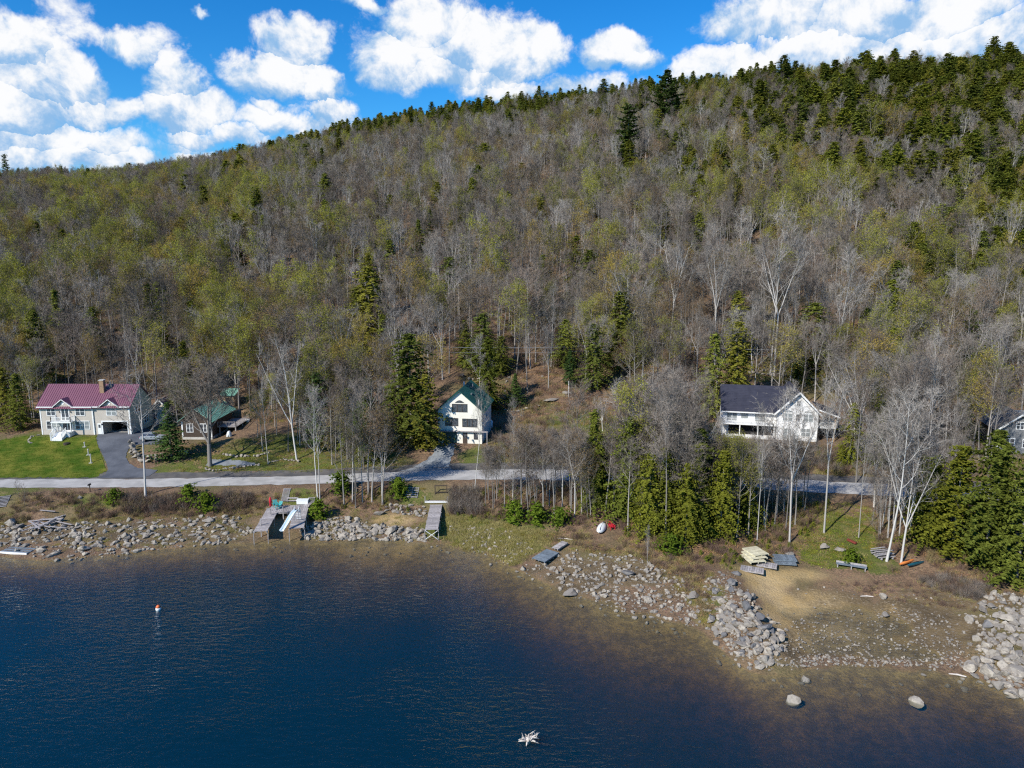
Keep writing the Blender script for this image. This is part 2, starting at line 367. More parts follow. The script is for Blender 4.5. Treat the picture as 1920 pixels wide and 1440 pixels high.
def gz(x, y):
    x = np.asarray(x, float); y = np.asarray(y, float)
    i = np.clip(np.searchsorted(GX, x) - 1, 0, len(GX) - 2); j = np.clip(np.searchsorted(GY, y) - 1, 0, len(GY) - 2)
    u = (x - GX[i]) / (GX[i + 1] - GX[i]); v = (y - GY[j]) / (GY[j + 1] - GY[j])
    return (GZ[j, i] * (1 - u) + GZ[j, i + 1] * u) * (1 - v) + (GZ[j + 1, i] * (1 - u) + GZ[j + 1, i + 1] * u) * v
def gpv(px, py):
    """ground points under photo pixels (arrays)"""
    px = np.atleast_1d(np.asarray(px, float)); py = np.atleast_1d(np.asarray(py, float))
    a, f, u = ray(px, py); t = np.full(px.shape, 45.0); done = np.zeros(px.shape, bool); lo = t.copy()
    for k in range(420):
        step = .5 + .004 * t
        nt = np.where(done, t, t + step)
        hit = ~done & (CAMZ + u * nt < gz(a * nt, f * nt))
        lo = np.where(hit, t, lo); t = nt; done |= hit
        if done.all(): break
    hi = t
    for k in range(14):
        m = (lo + hi) / 2; b = CAMZ + u * m < gz(a * m, f * m); hi = np.where(b, m, hi); lo = np.where(b, lo, m)
    return np.stack([a * hi, f * hi, gz(a * hi, f * hi)], -1)
def gp(px, py, dz=0.0):
    p = gpv(px, py)[0]; return (float(p[0]), float(p[1]), float(p[2]) + dz)

gv = np.stack([XX.ravel(), YY.ravel(), GZ.ravel()], -1); nx, ny = len(GX), len(GY)
idx = np.arange(nx * ny).reshape(ny, nx)
gf = np.stack([idx[:-1, :-1].ravel(), idx[:-1, 1:].ravel(), idx[1:, 1:].ravel(), idx[1:, :-1].ravel()], -1)
gm = bpy.data.meshes.new('ground')
gm.vertices.add(len(gv)); gm.vertices.foreach_set('co', gv.ravel()); gm.loops.add(gf.size); gm.loops.foreach_set('vertex_index', gf.ravel())
gm.polygons.add(len(gf)); gm.polygons.foreach_set('loop_start', np.arange(len(gf)) * 4); gm.polygons.foreach_set('loop_total', np.full(len(gf), 4))
gm.polygons.foreach_set('use_smooth', np.ones(len(gf), bool)); gm.update(calc_edges=True)
# what grows or lies where: red = grass and moss, green = sand, blue = mud and gravel
mk = np.zeros((len(gv), 4)); mk[:, 3] = 1
def blob(px, py, rx, ry, ch, s=1.0):
    p = gp(px, py); d = ((gv[:, 0] - p[0]) / rx) ** 2 + ((gv[:, 1] - p[1]) / ry) ** 2
    mk[:, ch] = np.maximum(mk[:, ch], s * np.exp(-d * d))
for b in ((60, 870, 14, 16, 0), (230, 805, 5, 3, 0, .5), (330, 880, 5, 3, 0, .8), (450, 865, 12, 6, 0, .75), (520, 840, 12, 8, 0, .6), (600, 850, 10, 7, 0, .6), (560, 872, 12, 3.5, 0, .9), (690, 862, 9, 6, 0, .6), (900, 870, 5, 5, 0, .8), (960, 850, 8, 6, 0, .6),
          (1090, 785, 9, 8, 0, .9), (1150, 800, 8, 7, 0, .7), (1050, 790, 8, 5, 0, .5), (1000, 760, 8, 5, 0, .4), (1640, 830, 6, 6, 0, .5), (1600, 700, 14, 10, 0, .6), (1460, 690, 16, 10, 0, .5), (1600, 1010, 4.5, 8, 0, 1), (1560, 1040, 5, 4, 0, .8), (1630, 1050, 4, 4, 0, .8), (940, 1000, 9, 5, 0, .6),
          (880, 990, 9, 5, 0, .8), (1000, 1020, 5, 4, 0, .6), (1330, 1130, 3, 6, 0, .5), (760, 930, 5, 2.5, 0, .7), (560, 935, 3, 2, 0, .8), (170, 945, 5, 3, 0, .6),
          (1440, 1085, 4.2, 2.6, 1), (1450, 1120, 3.6, 2.8, 1, .9), (1500, 1078, 5, 1.6, 1, .7), (1440, 1105, 3, 3, 1), (745, 975, 4.2, 2.6, 1, .85), (520, 985, 3, 3, 1, .6), (1590, 1085, 3.5, 1.6, 1, .45), (1480, 1140, 4, 3, 1, .9), (1570, 1185, 4, 3, 1, .5), (1530, 1125, 5, 3, 1, .65), (1620, 1150, 5, 3, 1, .4), (1500, 1200, 3, 3, 1, .45), (720, 1040, 7, 5, 1, .5), (1450, 1160, 2.4, 3, 1, .8),
          (1560, 1150, 8, 6, 2), (1700, 1180, 9, 6, 2), (1750, 1130, 8, 4, 2, .8), (1480, 1200, 5, 4, 2), (1130, 1080, 12, 6, 2, .7), (1050, 1060, 6, 4, 2, .6), (240, 1000, 24, 3.5, 2, .8), (60, 1000, 10, 3.5, 2, .8), (420, 985, 8, 3, 2, .8), (660, 985, 10, 3, 2, .7)):
    blob(*b)
at_ = gm.color_attributes.new('mask', 'FLOAT_COLOR', 'POINT'); at_.data.foreach_set('color', mk.ravel())
g_m = bpy.data.materials.new('forest_floor'); g_m.use_nodes = True; t = g_m.node_tree; bs = t.nodes['Principled BSDF']
bs.inputs['Roughness'].default_value = .95; bs.inputs['Specular IOR Level'].default_value = .15
tcn = nd(t, 'ShaderNodeTexCoord'); V = tcn.outputs['Object']
n1 = noise(t, V, .35, 5, .6); n2 = noise(t, V, 3.5, 4, .7); n3 = noise(t, V, .06, 3)
lit_ = mixc(t, sstep(t, n1.outputs[0], .35, .65), (.27, .175, .105), (.16, .105, .066))
lit_ = mixc(t, sstep(t, n2.outputs[0], .35, .7), lit_, (.085, .060, .043))
vor = nd(t, 'ShaderNodeTexVoronoi'); vor.inputs['Scale'].default_value = 3.0; lk(t, V, vor.inputs['Vector'])
lit_ = mixc(t, mth(t, 'MULTIPLY', sstep(t, vor.outputs['Distance'], .28, .1), .55), lit_, vor.outputs['Color'], 'SOFT_LIGHT')
lit_ = mixc(t, sstep(t, n3.outputs[0], .50, .66, 0, .6), lit_, (.13, .125, .045))
att = nd(t, 'ShaderNodeVertexColor', layer_name='mask'); sm = nd(t, 'ShaderNodeSeparateColor'); lk(t, att.outputs[0], sm.inputs[0])
geo = nd(t, 'ShaderNodeNewGeometry'); pxyz = nd(t, 'ShaderNodeSeparateXYZ'); lk(t, geo.outputs['Position'], pxyz.inputs[0])
def msk(o, lo, hi): return sstep(t, mth(t, 'ADD', o, mth(t, 'ADD', mth(t, 'MULTIPLY', mth(t, 'SUBTRACT', n1.outputs[0], .5), 1.7), mth(t, 'MULTIPLY', mth(t, 'SUBTRACT', n2.outputs[0], .5), 1.0))), lo, hi)
grs = mixc(t, sstep(t, n2.outputs[0], .35, .65), (.115, .135, .028), (.075, .082, .026))
grs = mixc(t, sstep(t, n1.outputs[0], .5, .75), grs, (.19, .145, .07))
mud = mixc(t, sstep(t, n1.outputs[0], .38, .62), (.165, .118, .062), (.10, .073, .042))
mud = mixc(t, sstep(t, n2.outputs[0], .5, .72), mud, (.24, .205, .165))
snd = mixc(t, sstep(t, n1.outputs[0], .35, .65), (.50, .37, .195), (.38, .265, .12))
c = mixc(t, msk(sm.outputs[0], .3, .55), lit_, grs)
c = mixc(t, msk(sm.outputs[2], .3, .6), c, mud)
nb_ = noise(t, V, .9, 5, .65)
bed = mixc(t, sstep(t, nb_.outputs[0], .36, .66), (.13, .095, .045), (.255, .182, .070))
bed = mixc(t, sstep(t, n2.outputs[0], .45, .7), bed, (.12, .09, .045))
c = mixc(t, sstep(t, mth(t, 'ADD', pxyz.outputs[2], mth(t, 'MULTIPLY', n1.outputs[0], .2)), .22, .02), c, bed)
c = mixc(t, msk(sm.outputs[1], .15, 1.1), c, snd)
lk(t, c, bs.inputs['Base Color'])
bn = nd(t, 'ShaderNodeBump'); bn.inputs['Strength'].default_value = .8; bn.inputs['Distance'].default_value = .25
lk(t, mth(t, 'ADD', n2.outputs[0], mth(t, 'MULTIPLY', n1.outputs[0], 1.5)), bn.inputs['Height']); lk(t, bn.outputs[0], bs.inputs['Normal'])
gm.materials.append(g_m)
go = bpy.data.objects.new('ground', gm); COL.objects.link(go); go['kind'] = 'structure'

# ------------------------------------------------------------------ lake
w_m = bpy.data.materials.new('lake_water'); w_m.use_nodes = True; t = w_m.node_tree; t.nodes.clear()
tcn = nd(t, 'ShaderNodeTexCoord'); mp = nd(t, 'ShaderNodeMapping'); lk(t, tcn.outputs['Object'], mp.inputs[0])
mp.inputs['Rotation'].default_value = (0, 0, R(24)); mp.inputs['Scale'].default_value = (.75, 1.7, 1)
wa = noise(t, mp.outputs[0], 1.05, 4, .6, .3); wb = noise(t, mp.outputs[0], .16, 2); wc = noise(t, tcn.outputs['Object'], .03, 3)
hgt = mth(t, 'ADD', mth(t, 'MULTIPLY', wa.outputs[0], sstep(t, wc.outputs[0], .35, .65, .3, 1.25)), mth(t, 'MULTIPLY', wb.outputs[0], .6))
bn = nd(t, 'ShaderNodeBump'); bn.inputs['Strength'].default_value = .75; bn.inputs['Distance'].default_value = .30; lk(t, hgt, bn.inputs['Height'])
gl = nd(t, 'ShaderNodeBsdfGlossy'); gl.inputs['Roughness'].default_value = .06; gl.inputs[0].default_value = (1, 1, 1, 1); lk(t, bn.outputs[0], gl.inputs['Normal'])
fr = nd(t, 'ShaderNodeFresnel'); fr.inputs[0].default_value = 1.33; lk(t, bn.outputs[0], fr.inputs['Normal'])
trn = nd(t, 'ShaderNodeBsdfTransparent'); trn.inputs[0].default_value = (.96, .97, .95, 1)
dif = nd(t, 'ShaderNodeBsdfDiffuse'); dif.inputs[0].default_value = (.003, .105, .215, 1); lk(t, bn.outputs[0], dif.inputs['Normal'])
m1 = nd(t, 'ShaderNodeMixShader'); m1.inputs[0].default_value = .035; lk(t, trn.outputs[0], m1.inputs[1]); lk(t, dif.outputs[0], m1.inputs[2])
m2 = nd(t, 'ShaderNodeMixShader'); wg = nd(t, 'ShaderNodeNewGeometry'); lk(t, mth(t, 'MULTIPLY', fr.outputs[0], mth(t, 'SUBTRACT', 1.0, wg.outputs['Backfacing'])), m2.inputs[0]); lk(t, m1.outputs[0], m2.inputs[1]); lk(t, gl.outputs[0], m2.inputs[2])
va = nd(t, 'ShaderNodeVolumeAbsorption'); va.inputs[0].default_value = (.60, .52, .30, 1); va.inputs[1].default_value = .66
ou = nd(t, 'ShaderNodeOutputMaterial'); lk(t, m2.outputs[0], ou.inputs[0]); vs = nd(t, 'ShaderNodeVolumeScatter'); vs.inputs[0].default_value = (.01, .24, .72, 1); vs.inputs[1].default_value = .095
ad = nd(t, 'ShaderNodeAddShader'); lk(t, va.outputs[0], ad.inputs[0]); lk(t, vs.outputs[0], ad.inputs[1]); lk(t, ad.outputs[0], ou.inputs['Volume'])
wo_ = MB().box(-740, 740, -400, 119.0, -18, 0).build('lake_water', w_m); wo_['kind'] = 'structure'

# ------------------------------------------------------------------ road, drives, lawn: sheets laid on the ground
def resample(pts, n):
    p = np.array(pts, float); d = np.r_[0, np.cumsum(np.hypot(*np.diff(p[:, :2], axis=0).T))]; s = np.linspace(0, d[-1], n)
    return np.stack([np.interp(s, d, p[:, 0]), np.interp(s, d, p[:, 1])], -1)
def sheet(name, A, B, n, m, off, mat, jit=0.0, kind='structure'):
    A, B = resample(A, n), resample(B, n); mb = MB(); rs = np.random.RandomState(n)
    for i in range(n):
        for j in range(m + 1):
            q = A[i] + (B[i] - A[i]) * j / m
            if j in (0, m) and jit: q = q + rs.randn(2) * jit
            mb.v.append((q[0], q[1], float(gz(q[0], q[1])) + off))
    for i in range(n - 1):
        for j in range(m):
            k = i * (m + 1) + j; mb.f.append((k, k + 1, k + m + 2, k + m + 1))
    o = mb.build(name, mat, smooth=True)
    if kind: o['kind'] = kind
    return o
M['road'] = pmat('pale_gravel_road', (.42, .405, .385), (.30, .29, .275), .45, .9, bump=.25, bscale=6, detail=6)
M['asphalt'] = pmat('dark_asphalt', (.060, .066, .080), (.105, .112, .13), .35, .85, bump=.15, bscale=8, detail=6)
M['graveldrive'] = pmat('grey_gravel', (.22, .235, .25), (.15, .16, .17), .8, .9, bump=.3, bscale=7, detail=6)
M['shoulder'] = pmat('dark_gravel_shoulder', (.07, .068, .07), (.12, .11, .10), .7, .95, bump=.3, bscale=6)
M['lawn'] = pmat('mown_grass', (.045, .085, .008), (.150, .150, .026), .35, .95, bump=.6, bscale=9, detail=8, spec=.1)
def line(tab, d=0.0):
    c_ = crv(tab); xs = np.linspace(c_[0, 0], c_[-1, 0], 160); ys, _ = ev(c_, xs); return np.stack([xs, ys + d], -1)
sheet('road', line(NEAR, 1.7), line(FAR, -.75), 240, 6, .05, M['road'], .16)
sheet('road_shoulder', line(FAR, -.7), line(FAR, 1.9), 240, 3, .03, M['shoulder'], .12)
def outline(pxs): return [gp(*p)[:2] for p in pxs]
sheet('asphalt_drive', outline([(187, 811), (182, 818), (181, 828), (190, 848), (199, 868), (203, 880), (198, 890), (180, 897)]), outline([(252, 811), (284, 812), (306, 822), (308, 829), (262, 833), (240, 842), (236, 858), (243, 870), (258, 878), (296, 882), (280, 893), (268, 896)]), 60, 10, .075, M['asphalt'], .05)
sheet('parking_apron', outline([(252, 812), (256, 804), (272, 802)]), outline([(262, 834), (290, 834), (312, 832)]), 10, 6, .055, M['asphalt'], .05)
sheet('lawn', outline([(-60, 830), (0, 826), (45, 818), (80, 819), (130, 821), (178, 818)]), outline([(-60, 893), (0, 896), (60, 895.5), (120, 896), (175, 896), (200, 884)]), 60, 22, .055, M['lawn'], .22)
sheet('gravel_drive', outline([(822, 831), (815, 845), (800, 862), (775, 876), (748, 884)]), outline([(852, 832), (852, 845), (846, 860), (842, 874), (848, 882)]), 30, 6, .06, M['graveldrive'], .12)
sheet('gravel_path', outline([(395, 862), (420, 862), (450, 864), (478, 868)]), outline([(385, 873), (420, 873), (455, 873), (480, 873)]), 20, 3, .05, M['graveldrive'], .1)
# ------------------------------------------------------------------ houses
def window(parent, x0, x1, z0, z1, y=0.0, panes=2, glass='glass', rows=2, tr=.11, axis_='x', frame='white'):
    """framed window on a wall; its panes are sub-parts"""
    mtx = None
    if axis_ == 'x+': mtx = Matrix.Translation((y, 0, 0)) @ Matrix.Rotation(R(90), 4, 'Z')     # wall facing +x: local x runs along depth
    yy = 0 if mtx is not None else y
    f = MB()
    f.box(x0 - tr, x1 + tr, yy - .06, yy, z1, z1 + tr * 1.2, mtx); f.box(x0 - tr, x1 + tr, yy - .08, yy, z0 - tr, z0, mtx)
    f.box(x0 - tr, x0, yy - .06, yy, z0, z1, mtx); f.box(x1, x1 + tr, yy - .06, yy, z0, z1, mtx)
    w = (x1 - x0) / panes
    for i in range(1, panes): f.box(x0 + i * w - .055, x0 + i * w + .055, yy - .058, yy, z0, z1, mtx)
    for j in range(1, rows):
        zz = z0 + (z1 - z0) * j / rows
        for i in range(panes): f.box(x0 + i * w + .056 * (i > 0), x0 + (i + 1) * w - .056 * (i < panes - 1), yy - .05, yy, zz - .03, zz + .03, mtx)
    o = f.build('window', M[frame], parent)
    for i in range(panes):
        MB().box(x0 + i * w + .056 * (i > 0), x0 + (i + 1) * w - .056 * (i < panes - 1), yy - .02, yy + .004, z0, z1, mtx).build('pane', M[glass[i] if isinstance(glass, (list, tuple)) else glass], o)
    return o
def rail(parent, a, b, z, h=1.0, mat='white', name='railing', step=.16, posts=True):
    a, b = Vector((*a, z)), Vector((*b, z)); L = (b - a).length; d = (b - a) / L; m = MB()
    m.bar(a + Vector((0, 0, h)), b + Vector((0, 0, h)), .09, .07); m.bar(a + Vector((0, 0, .12)), b + Vector((0, 0, .12)), .05, .06)
    n = max(2, int(L / step))
    for i in range(1, n): p = a + d * (L * i / n); m.bar(p + Vector((0, 0, .15)), p + Vector((0, 0, h - .03)), .04)
    if posts:
        for p in (a, b): m.bar(p, p + Vector((0, 0, h + .1)), .11)
    return m.build(name, M[mat], parent)
def seams(parent, c, mat, n, w=.04, h=.05, th=.09):
    """standing seams running down a roof plane; c = eave0, eave1, ridge1, ridge0"""
    e0, e1, r1, r0 = [Vector(p) for p in c]; nm = (e1 - e0).cross(r0 - e0).normalized(); nm = nm if nm.z > 0 else -nm; m = MB()
    for i in range(n + 1):
        f = i / n; m.bar(e0.lerp(e1, f) + nm * (th + h / 2), r0.lerp(r1, f) + nm * (th + h / 2), w, h, nm)
    return m.build('seams', M[mat], parent, kind='stuff')

# --- house with the maroon metal roof
h = thing('taupe_house', 'two-storey taupe house with maroon metal roof, white balcony and open garage', 'house', H1)
W = MB(); dep = 9.0; EV, RG, RY = 5.75, 9.55, 4.5
W.box(0, 10.6, 0, dep, -.8, EV)
W.box(10.6, 12.3, .15, dep, -.8, EV); W.box(17.25, 17.9, .15, dep, -.8, EV); W.box(12.3, 17.25, .15, dep, 2.62, EV); W.box(12.3, 17.25, 6.5, dep, -.8, 2.62)
W.prismx([(0, EV), (dep, EV), (RY, RG - .12)], 0.01, 17.89)
W.prism([(3.0, EV - .02), (6.6, EV - .02), (4.8, 7.15)], -.06, 2.5)
W.prism([(12.2, EV - .02), (15.8, EV - .02), (14.0, 7.1)], .09, 2.5)
W.build('wall', M['taupe'], h)
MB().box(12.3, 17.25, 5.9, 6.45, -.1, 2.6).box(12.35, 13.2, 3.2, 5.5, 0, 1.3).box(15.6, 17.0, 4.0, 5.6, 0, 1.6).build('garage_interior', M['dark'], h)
MB().box(12.3, 17.25, .2, 6.4, -.2, .06).build('garage_floor', M['concrete'], h)
T = MB()
for x in (-.04, 10.42): T.box(x, x + .22, -.05, .22, -.1, EV)
T.box(17.74, 17.95, .1, .3, -.1, EV); T.box(12.06, 12.3, .09, .3, 0, 2.62); T.box(17.25, 17.42, .09, .3, 0, 2.62); T.box(12.06, 17.42, .085, .3, 2.62, 2.86)
T.box(-.35, 3.0, -.5, -.3, EV - .1, EV + .08); T.box(6.6, 10.7, -.5, -.3, EV - .1, EV + .08); T.box(10.75, 12.2, -.35, -.15, EV - .1, EV + .08); T.box(15.8, 18.2, -.35, -.15, EV - .1, EV + .08)
for xc, zp, y in ((4.8, 7.35, -.42), (14.0, 7.3, -.28)):
    for s_ in (-1, 1): T.bar((xc + s_ * 2.1, y, EV - .06), (xc, y, zp), .14, .2)
T.tube([(4.8, -.10, 6.45), (4.8, -.06, 6.45)], [.28, .28], 12); T.tube([(14, .04, 6.4), (14, .1, 6.4)], [.26, .26], 12)
T.build('trim', M['white'], h)
rf = MB(); ov = .45; E = (EV - .02) - .38 * .84
sl = (RG - EV) / RY
p1 = [(-.6, -ov, EV - sl * ov), (10.7, -ov, EV - sl * ov), (10.7, RY, RG), (-.6, RY, RG)]
p2 = [(10.72, -.3, EV - sl * .3 - .02), (18.3, -.3, EV - sl * .3 - .02), (18.3, RY, RG - .02), (10.72, RY, RG - .02)]
p3 = [(-.6, dep + ov, EV - sl * ov), (-.6, RY, RG), (18.3, RY, RG - .02), (18.3, dep + ov, EV - sl * ov)]
for p in (p1, p2, p3): rf.slab(p, .09)
roof = rf.build('roof', M['maroon'], h); seams(roof, p1, 'maroonrib', 25); seams(roof, p2, 'maroonrib', 17)
for xc, zp, y0 in ((4.8, 7.4, -.5), (14.0, 7.35, -.35)):
    d_ = MB(); yb = (zp - EV) / sl + .3
    for s_ in (-1, 1):
        d_.slab([(xc + s_ * 2.15, y0, EV - .08), (xc, y0, zp), (xc, yb, zp), (xc + s_ * 2.15, .05, EV - .08)], .07)
    d_.build('dormer_roof', M['maroon'], roof)
MB().box(10.9, 11.75, 2.6, 3.45, 7.0, 10.6).build('chimney', M['brick'], roof); MB().box(10.82, 11.83, 2.52, 3.53, 10.6, 10.75).build('chimney_cap', M['concrete'], roof)
MB().tube([(12.4, 4.0, 9.0), (12.4, 4.0, 10.2)], [.12, .12], 8).build('flue_pipe', M['metal'], roof)
window(h, 1.45, 3.05, 4.0, 5.45); window(h, 7.2, 8.95, 4.0, 5.45); window(h, 1.15, 4.0, 1.2, 2.75, panes=3, glass=('glass', 'shade', 'shade')); window(h, 6.9, 9.65, 1.2, 2.75, panes=3, glass=('glass', 'shade', 'shade'))
window(h, 13.35, 15.2, 4.05, 5.5, .15, glass='shade')
for x0, x1, z0, z1 in ((4.35, 5.75, 3.05, 5.35), (4.35, 6.2, .95, 2.75)):
    dr = window(h, x0, x1, z0, z1, rows=1, tr=.16); dr.name = 'glass_door'
d_ = MB().box(11.25, 12.0, .08, .15, .1, 2.3).build('side_door', M['white'], h); MB().box(11.42, 11.83, .06, .08, 1.4, 2.05).build('pane', M['glass'], d_)
b = MB().box(3.0, 7.0, -1.7, -.02, 2.78, 3.0).build('balcony', M['white'], h)
rail(b, (3.08, -1.62), (6.92, -1.62), 3.0, .95); rail(b, (3.08, -1.62), (3.08, -.1), 3.0, .95); rail(b, (6.92, -1.62), (6.92, -.1), 3.0, .95)
for x in (3.15, 6.85): MB().box(x - .08, x + .08, -1.62, -1.46, .85, 2.78).build('balcony_post', M['white'], h)
MB().box(3.9, 6.6, -1.7, -.02, -.4, .86).build('porch', M['white'], h)
st = MB()
for i in range(5): st.box(3.7, 5.9, -1.7 - .3 * (i + 1), -1.7 - .3 * i, -.5, .72 - .17 * i)
st = st.build('porch_steps', M['white'], h)
for x in (3.7, 5.9): m_ = MB(); m_.bar((x, -1.7, 1.8), (x, -3.2, .95), .09, .07); m_.bar((x, -3.2, -.4), (x, -3.2, 1.05), .12); m_.bar((x, -1.7, .8), (x, -1.7, 1.9), .12); [m_.bar((x, -1.7 - .15 * k, .7 - .08 * k), (x, -1.7 - .15 * k, 1.78 - .085 * k), .04) for k in range(1, 10)]; m_.build('stair_railing', M['white'], st)
rail(h, (3.9, -1.68), (3.9, -.05), .86, .95)
window(h, 2.5, 4.2, 4, 5.4, 17.9, axis_='x+'); window(h, 5.5, 7.2, 1.2, 2.6, 17.9, axis_='x+')
for x in (3.95, 6.15, 12.15): MB().box(x, x + .14, -.16, -.065 if x < 10 else .05, 4.55 if x < 10 else 2.0, 4.85 if x < 10 else 2.3).build('wall_lamp', M['black'], h)
# --- cottage right of it
h = thing('taupe_cottage', 'small taupe gabled cottage with white trim beside the asphalt drive', 'cottage', ANX)
W = MB(); W.box(0, 4.6, 0, 6, -.8, 3.1); W.prism([(0, 3.1), (4.6, 3.1), (2.3, 5.6)], 0.005, 5.99); W.build('wall', M['taupe'], h)
rf = MB()
for s_ in (0, 1): xe = -.7 if s_ == 0 else 5.3; rf.slab([(xe, -.5, 2.42), (2.3, -.5, 5.68), (2.3, 6.4, 5.68), (xe, 6.4, 2.42)], .1)
rf = rf.build('roof', M['maroon'], h)
T = MB()
for s_ in (-1, 1): T.bar((2.3 + s_ * 3.0, -.56, 2.45), (2.3, -.56, 5.72), .08, .24)
T.box(-.03, .18, -.04, .1, 0, 3.0); T.box(4.42, 4.63, -.04, .1, 0, 3.0); T.build('trim', M['white'], h)
window(h, .75, 1.55, 1.35, 2.5, panes=1); d_ = MB().box(2.6, 3.5, -.05, 0, 0, 2.1).build('door', M['white'], h); MB().box(2.8, 3.3, -.07, -.05, 1.1, 1.9).build('pane', M['glass'], d_)
st = MB(); [st.box(2.4, 4.4, -.1 - .35 * (i + 1), -.1 - .35 * i, -.9, -.05 - .17 * i) for i in range(5)]; st.build('steps', M['white'], h)
# --- cabin with pale green roof and deck
h = thing('green_roofed_cabin', 'brown cabin with pale green metal roof and a raised side deck', 'cabin', CAB)
W = MB(); W.box(0, 6, 0, 11, .5, 4.2); W.prism([(0, 4.2), (6, 4.2), (3, 6.3)], .005, 10.99); W.build('wall', M['darkwood'], h)
MB().box(-.05, 6.05, -.05, 11.05, -.9, .5).build('foundation', M['concrete'], h)
rf = MB(); cs = []
for s_ in (-1, 1):
    c_ = [(3 + s_ * 3.6, -.7, 3.75), (3 + s_ * 3.6, 11.6, 3.75), (3, 11.6, 6.4), (3, -.7, 6.4)]; cs.append(c_); rf.slab([c_[0], c_[3], c_[2], c_[1]], .08)
rf = rf.build('roof', M['pale_green'], h); seams(rf, cs[1], 'pale_green', 16); MB().box(3.6, 4.2, 9.8, 10.4, 5.2, 7.3).build('chimney', M['brick'], rf)
[MB().box(x, x + .26, -.08, .2, .5, 3.9).build('corner_board', M['white'], h) for x in (5.8, -.06)]
window(h, 1.0, 2.2, 1.6, 3.2); window(h, 3.8, 5.0, 1.6, 3.2)
dk = MB(); [dk.box(6.08, 10.0, 2.6 + .3 * i, 2.88 + .3 * i, 1.95, 2.05) for i in range(27)]; dk = dk.build('deck', M['oldwood'], h)
rail(dk, (6.2, 2.65), (9.95, 2.65), 2.05, 1, 'oldwood', step=.3); rail(dk, (9.95, 2.65), (9.95, 10.6), 2.05, 1, 'oldwood', step=.3); rail(dk, (8.3, 10.6), (9.95, 10.6), 2.05, 1.6, 'tanwood', step=.2)
for x, y in ((6.5, 2.8), (9.8, 2.8), (9.8, 6.6), (9.8, 10.4), (6.5, 6.6)): MB().box(x - .1, x + .1, y - .1, y + .1, -1.2, 1.95).build('deck_post', M['oldwood'], h)
# --- shed behind the cabin
h = thing('green_roofed_shed', 'small cream shed with pale green roof up behind the cabin', 'shed', SHD)
MB().box(0, 3, 0, 2.8, -.6, 2.5).build('wall', M['tanwood'], h, label='cream painted board wall')
MB().slab([(-.3, -.35, 2.45), (3.3, -.35, 2.45), (3.3, 3.2, 3.5), (-.3, 3.2, 3.5)], .1).build('roof', M['pale_green'], h)
MB().box(1.0, 1.9, -.05, 0, 0, 2.0).build('door', M['darkwood'], h)
# --- cream house with the dark green roof
h = thing('cream_house', 'cream three-storey gabled house with dark green metal roof', 'house', H2, R(-7))
w_, dep, EV, AP = 8.7, 12.0, 6.6, 10.35
W = MB(); W.box(0, w_, .0, dep, 2.5, EV); W.prism([(0, EV), (w_, EV), (w_ / 2, AP)], .005, dep - .005)
W.box(0, .95, 0, dep, -.8, 2.5); W.box(3.75, w_, 0, dep, -.8, 2.5); W.box(.95, 3.75, .35, dep, -.8, 2.5); W.build('wall', M['cream'], h)
rf = MB(); cs = []
k_ = (AP - EV) / (w_ / 2)
for s_ in (-1, 1):
    c_ = [(w_ / 2 + s_ * (w_ / 2 + .5), -.5, EV - k_ * .5), (w_ / 2 + s_ * (w_ / 2 + .5), dep + .5, EV - k_ * .5), (w_ / 2, dep + .5, AP + .02), (w_ / 2, -.5, AP + .02)]; cs.append(c_); rf.slab([c_[0], c_[3], c_[2], c_[1]], .1)
rf = rf.build('roof', M['green_roof'], h)
[seams(rf, c_, 'green_roof', 22, .03, .035, .1) for c_ in cs]
MB().box(5.4, 6.1, 3.4, 4.6, 8.65, 9.2).build('skylight', M['shade'], rf); MB().tube([(3.8, 7.6, 9.6), (3.8, 7.6, 10.9)], [.13, .13], 8).build('flue_pipe', M['white'], rf); MB().tube([(7.9, 1.2, 7.2), (7.9, 1.2, 8.5)], [.08, .08], 8).build('vent_pipe', M['white'], rf)
MB().tube([(5.4, 8.8, 9.2), (5.4, 8.8, 10.3)], [.08, .08], 8).build('vent_pipe', M['metal'], rf)
gd = MB().box(.95, 3.75, .25, .345, -.1, 2.45).build('garage_door', pmat('dark_teal_door', (.035, .085, .085), (.03, .07, .07), 2, .5), h)
[MB().box(1.0, 3.7, .23, .249, .08 + .6 * i, .6 + .6 * i).build('door_panel', gd.data.materials[0], gd) for i in range(4)]
window(h, 1.5, 3.95, 3.5, 4.9, panes=2, rows=1, tr=.07, frame='darkwood'); window(h, 4.9, 7.75, 3.35, 4.85, panes=3, rows=1, tr=.07, frame='darkwood'); window(h, 2.9, 5.8, 6.3, 7.75, panes=3, rows=1, tr=.07, frame='darkwood')
ar = MB(); pl = [(3.4 + 1.9 * i / 12, 8.05 + .5 * math.sin(math.pi * i / 12)) for i in range(13)]; ar.prism(pl, -.05, -.01); o_ = ar.build('arched_window', M['darkwood'], h)
pl = [(3.52 + 1.66 * i / 12, 8.10 + .38 * math.sin(math.pi * i / 12)) for i in range(13)]; MB().prism(pl, -.06, -.051).build('pane', M['glass'], o_)
window(h, 7.15, 7.85, .9, 2.1, panes=1, rows=1, tr=.07, frame='darkwood'); d_ = MB().box(4.9, 5.8, -.05, -.002, 0, 2.1).build('door', M['darkwood'], h); MB().box(5.05, 5.65, -.06, -.05, 1.0, 1.95).build('pane', M['glass'], d_)
MB().box(-.5, 9.9, -.55, -.002, 2.36, 2.5).build('awning_beam', M['oldwood'], h); [MB().box(x, x + .14, -.5, -.36, -.3, 2.36).build('awning_post', M['oldwood'], h) for x in (-.4, 9.7)]
window(h, 1.5, 2.4, 3.6, 4.9, w_, panes=1, axis_='x+'); window(h, 5, 6, 3.6, 4.9, w_, panes=1, axis_='x+')
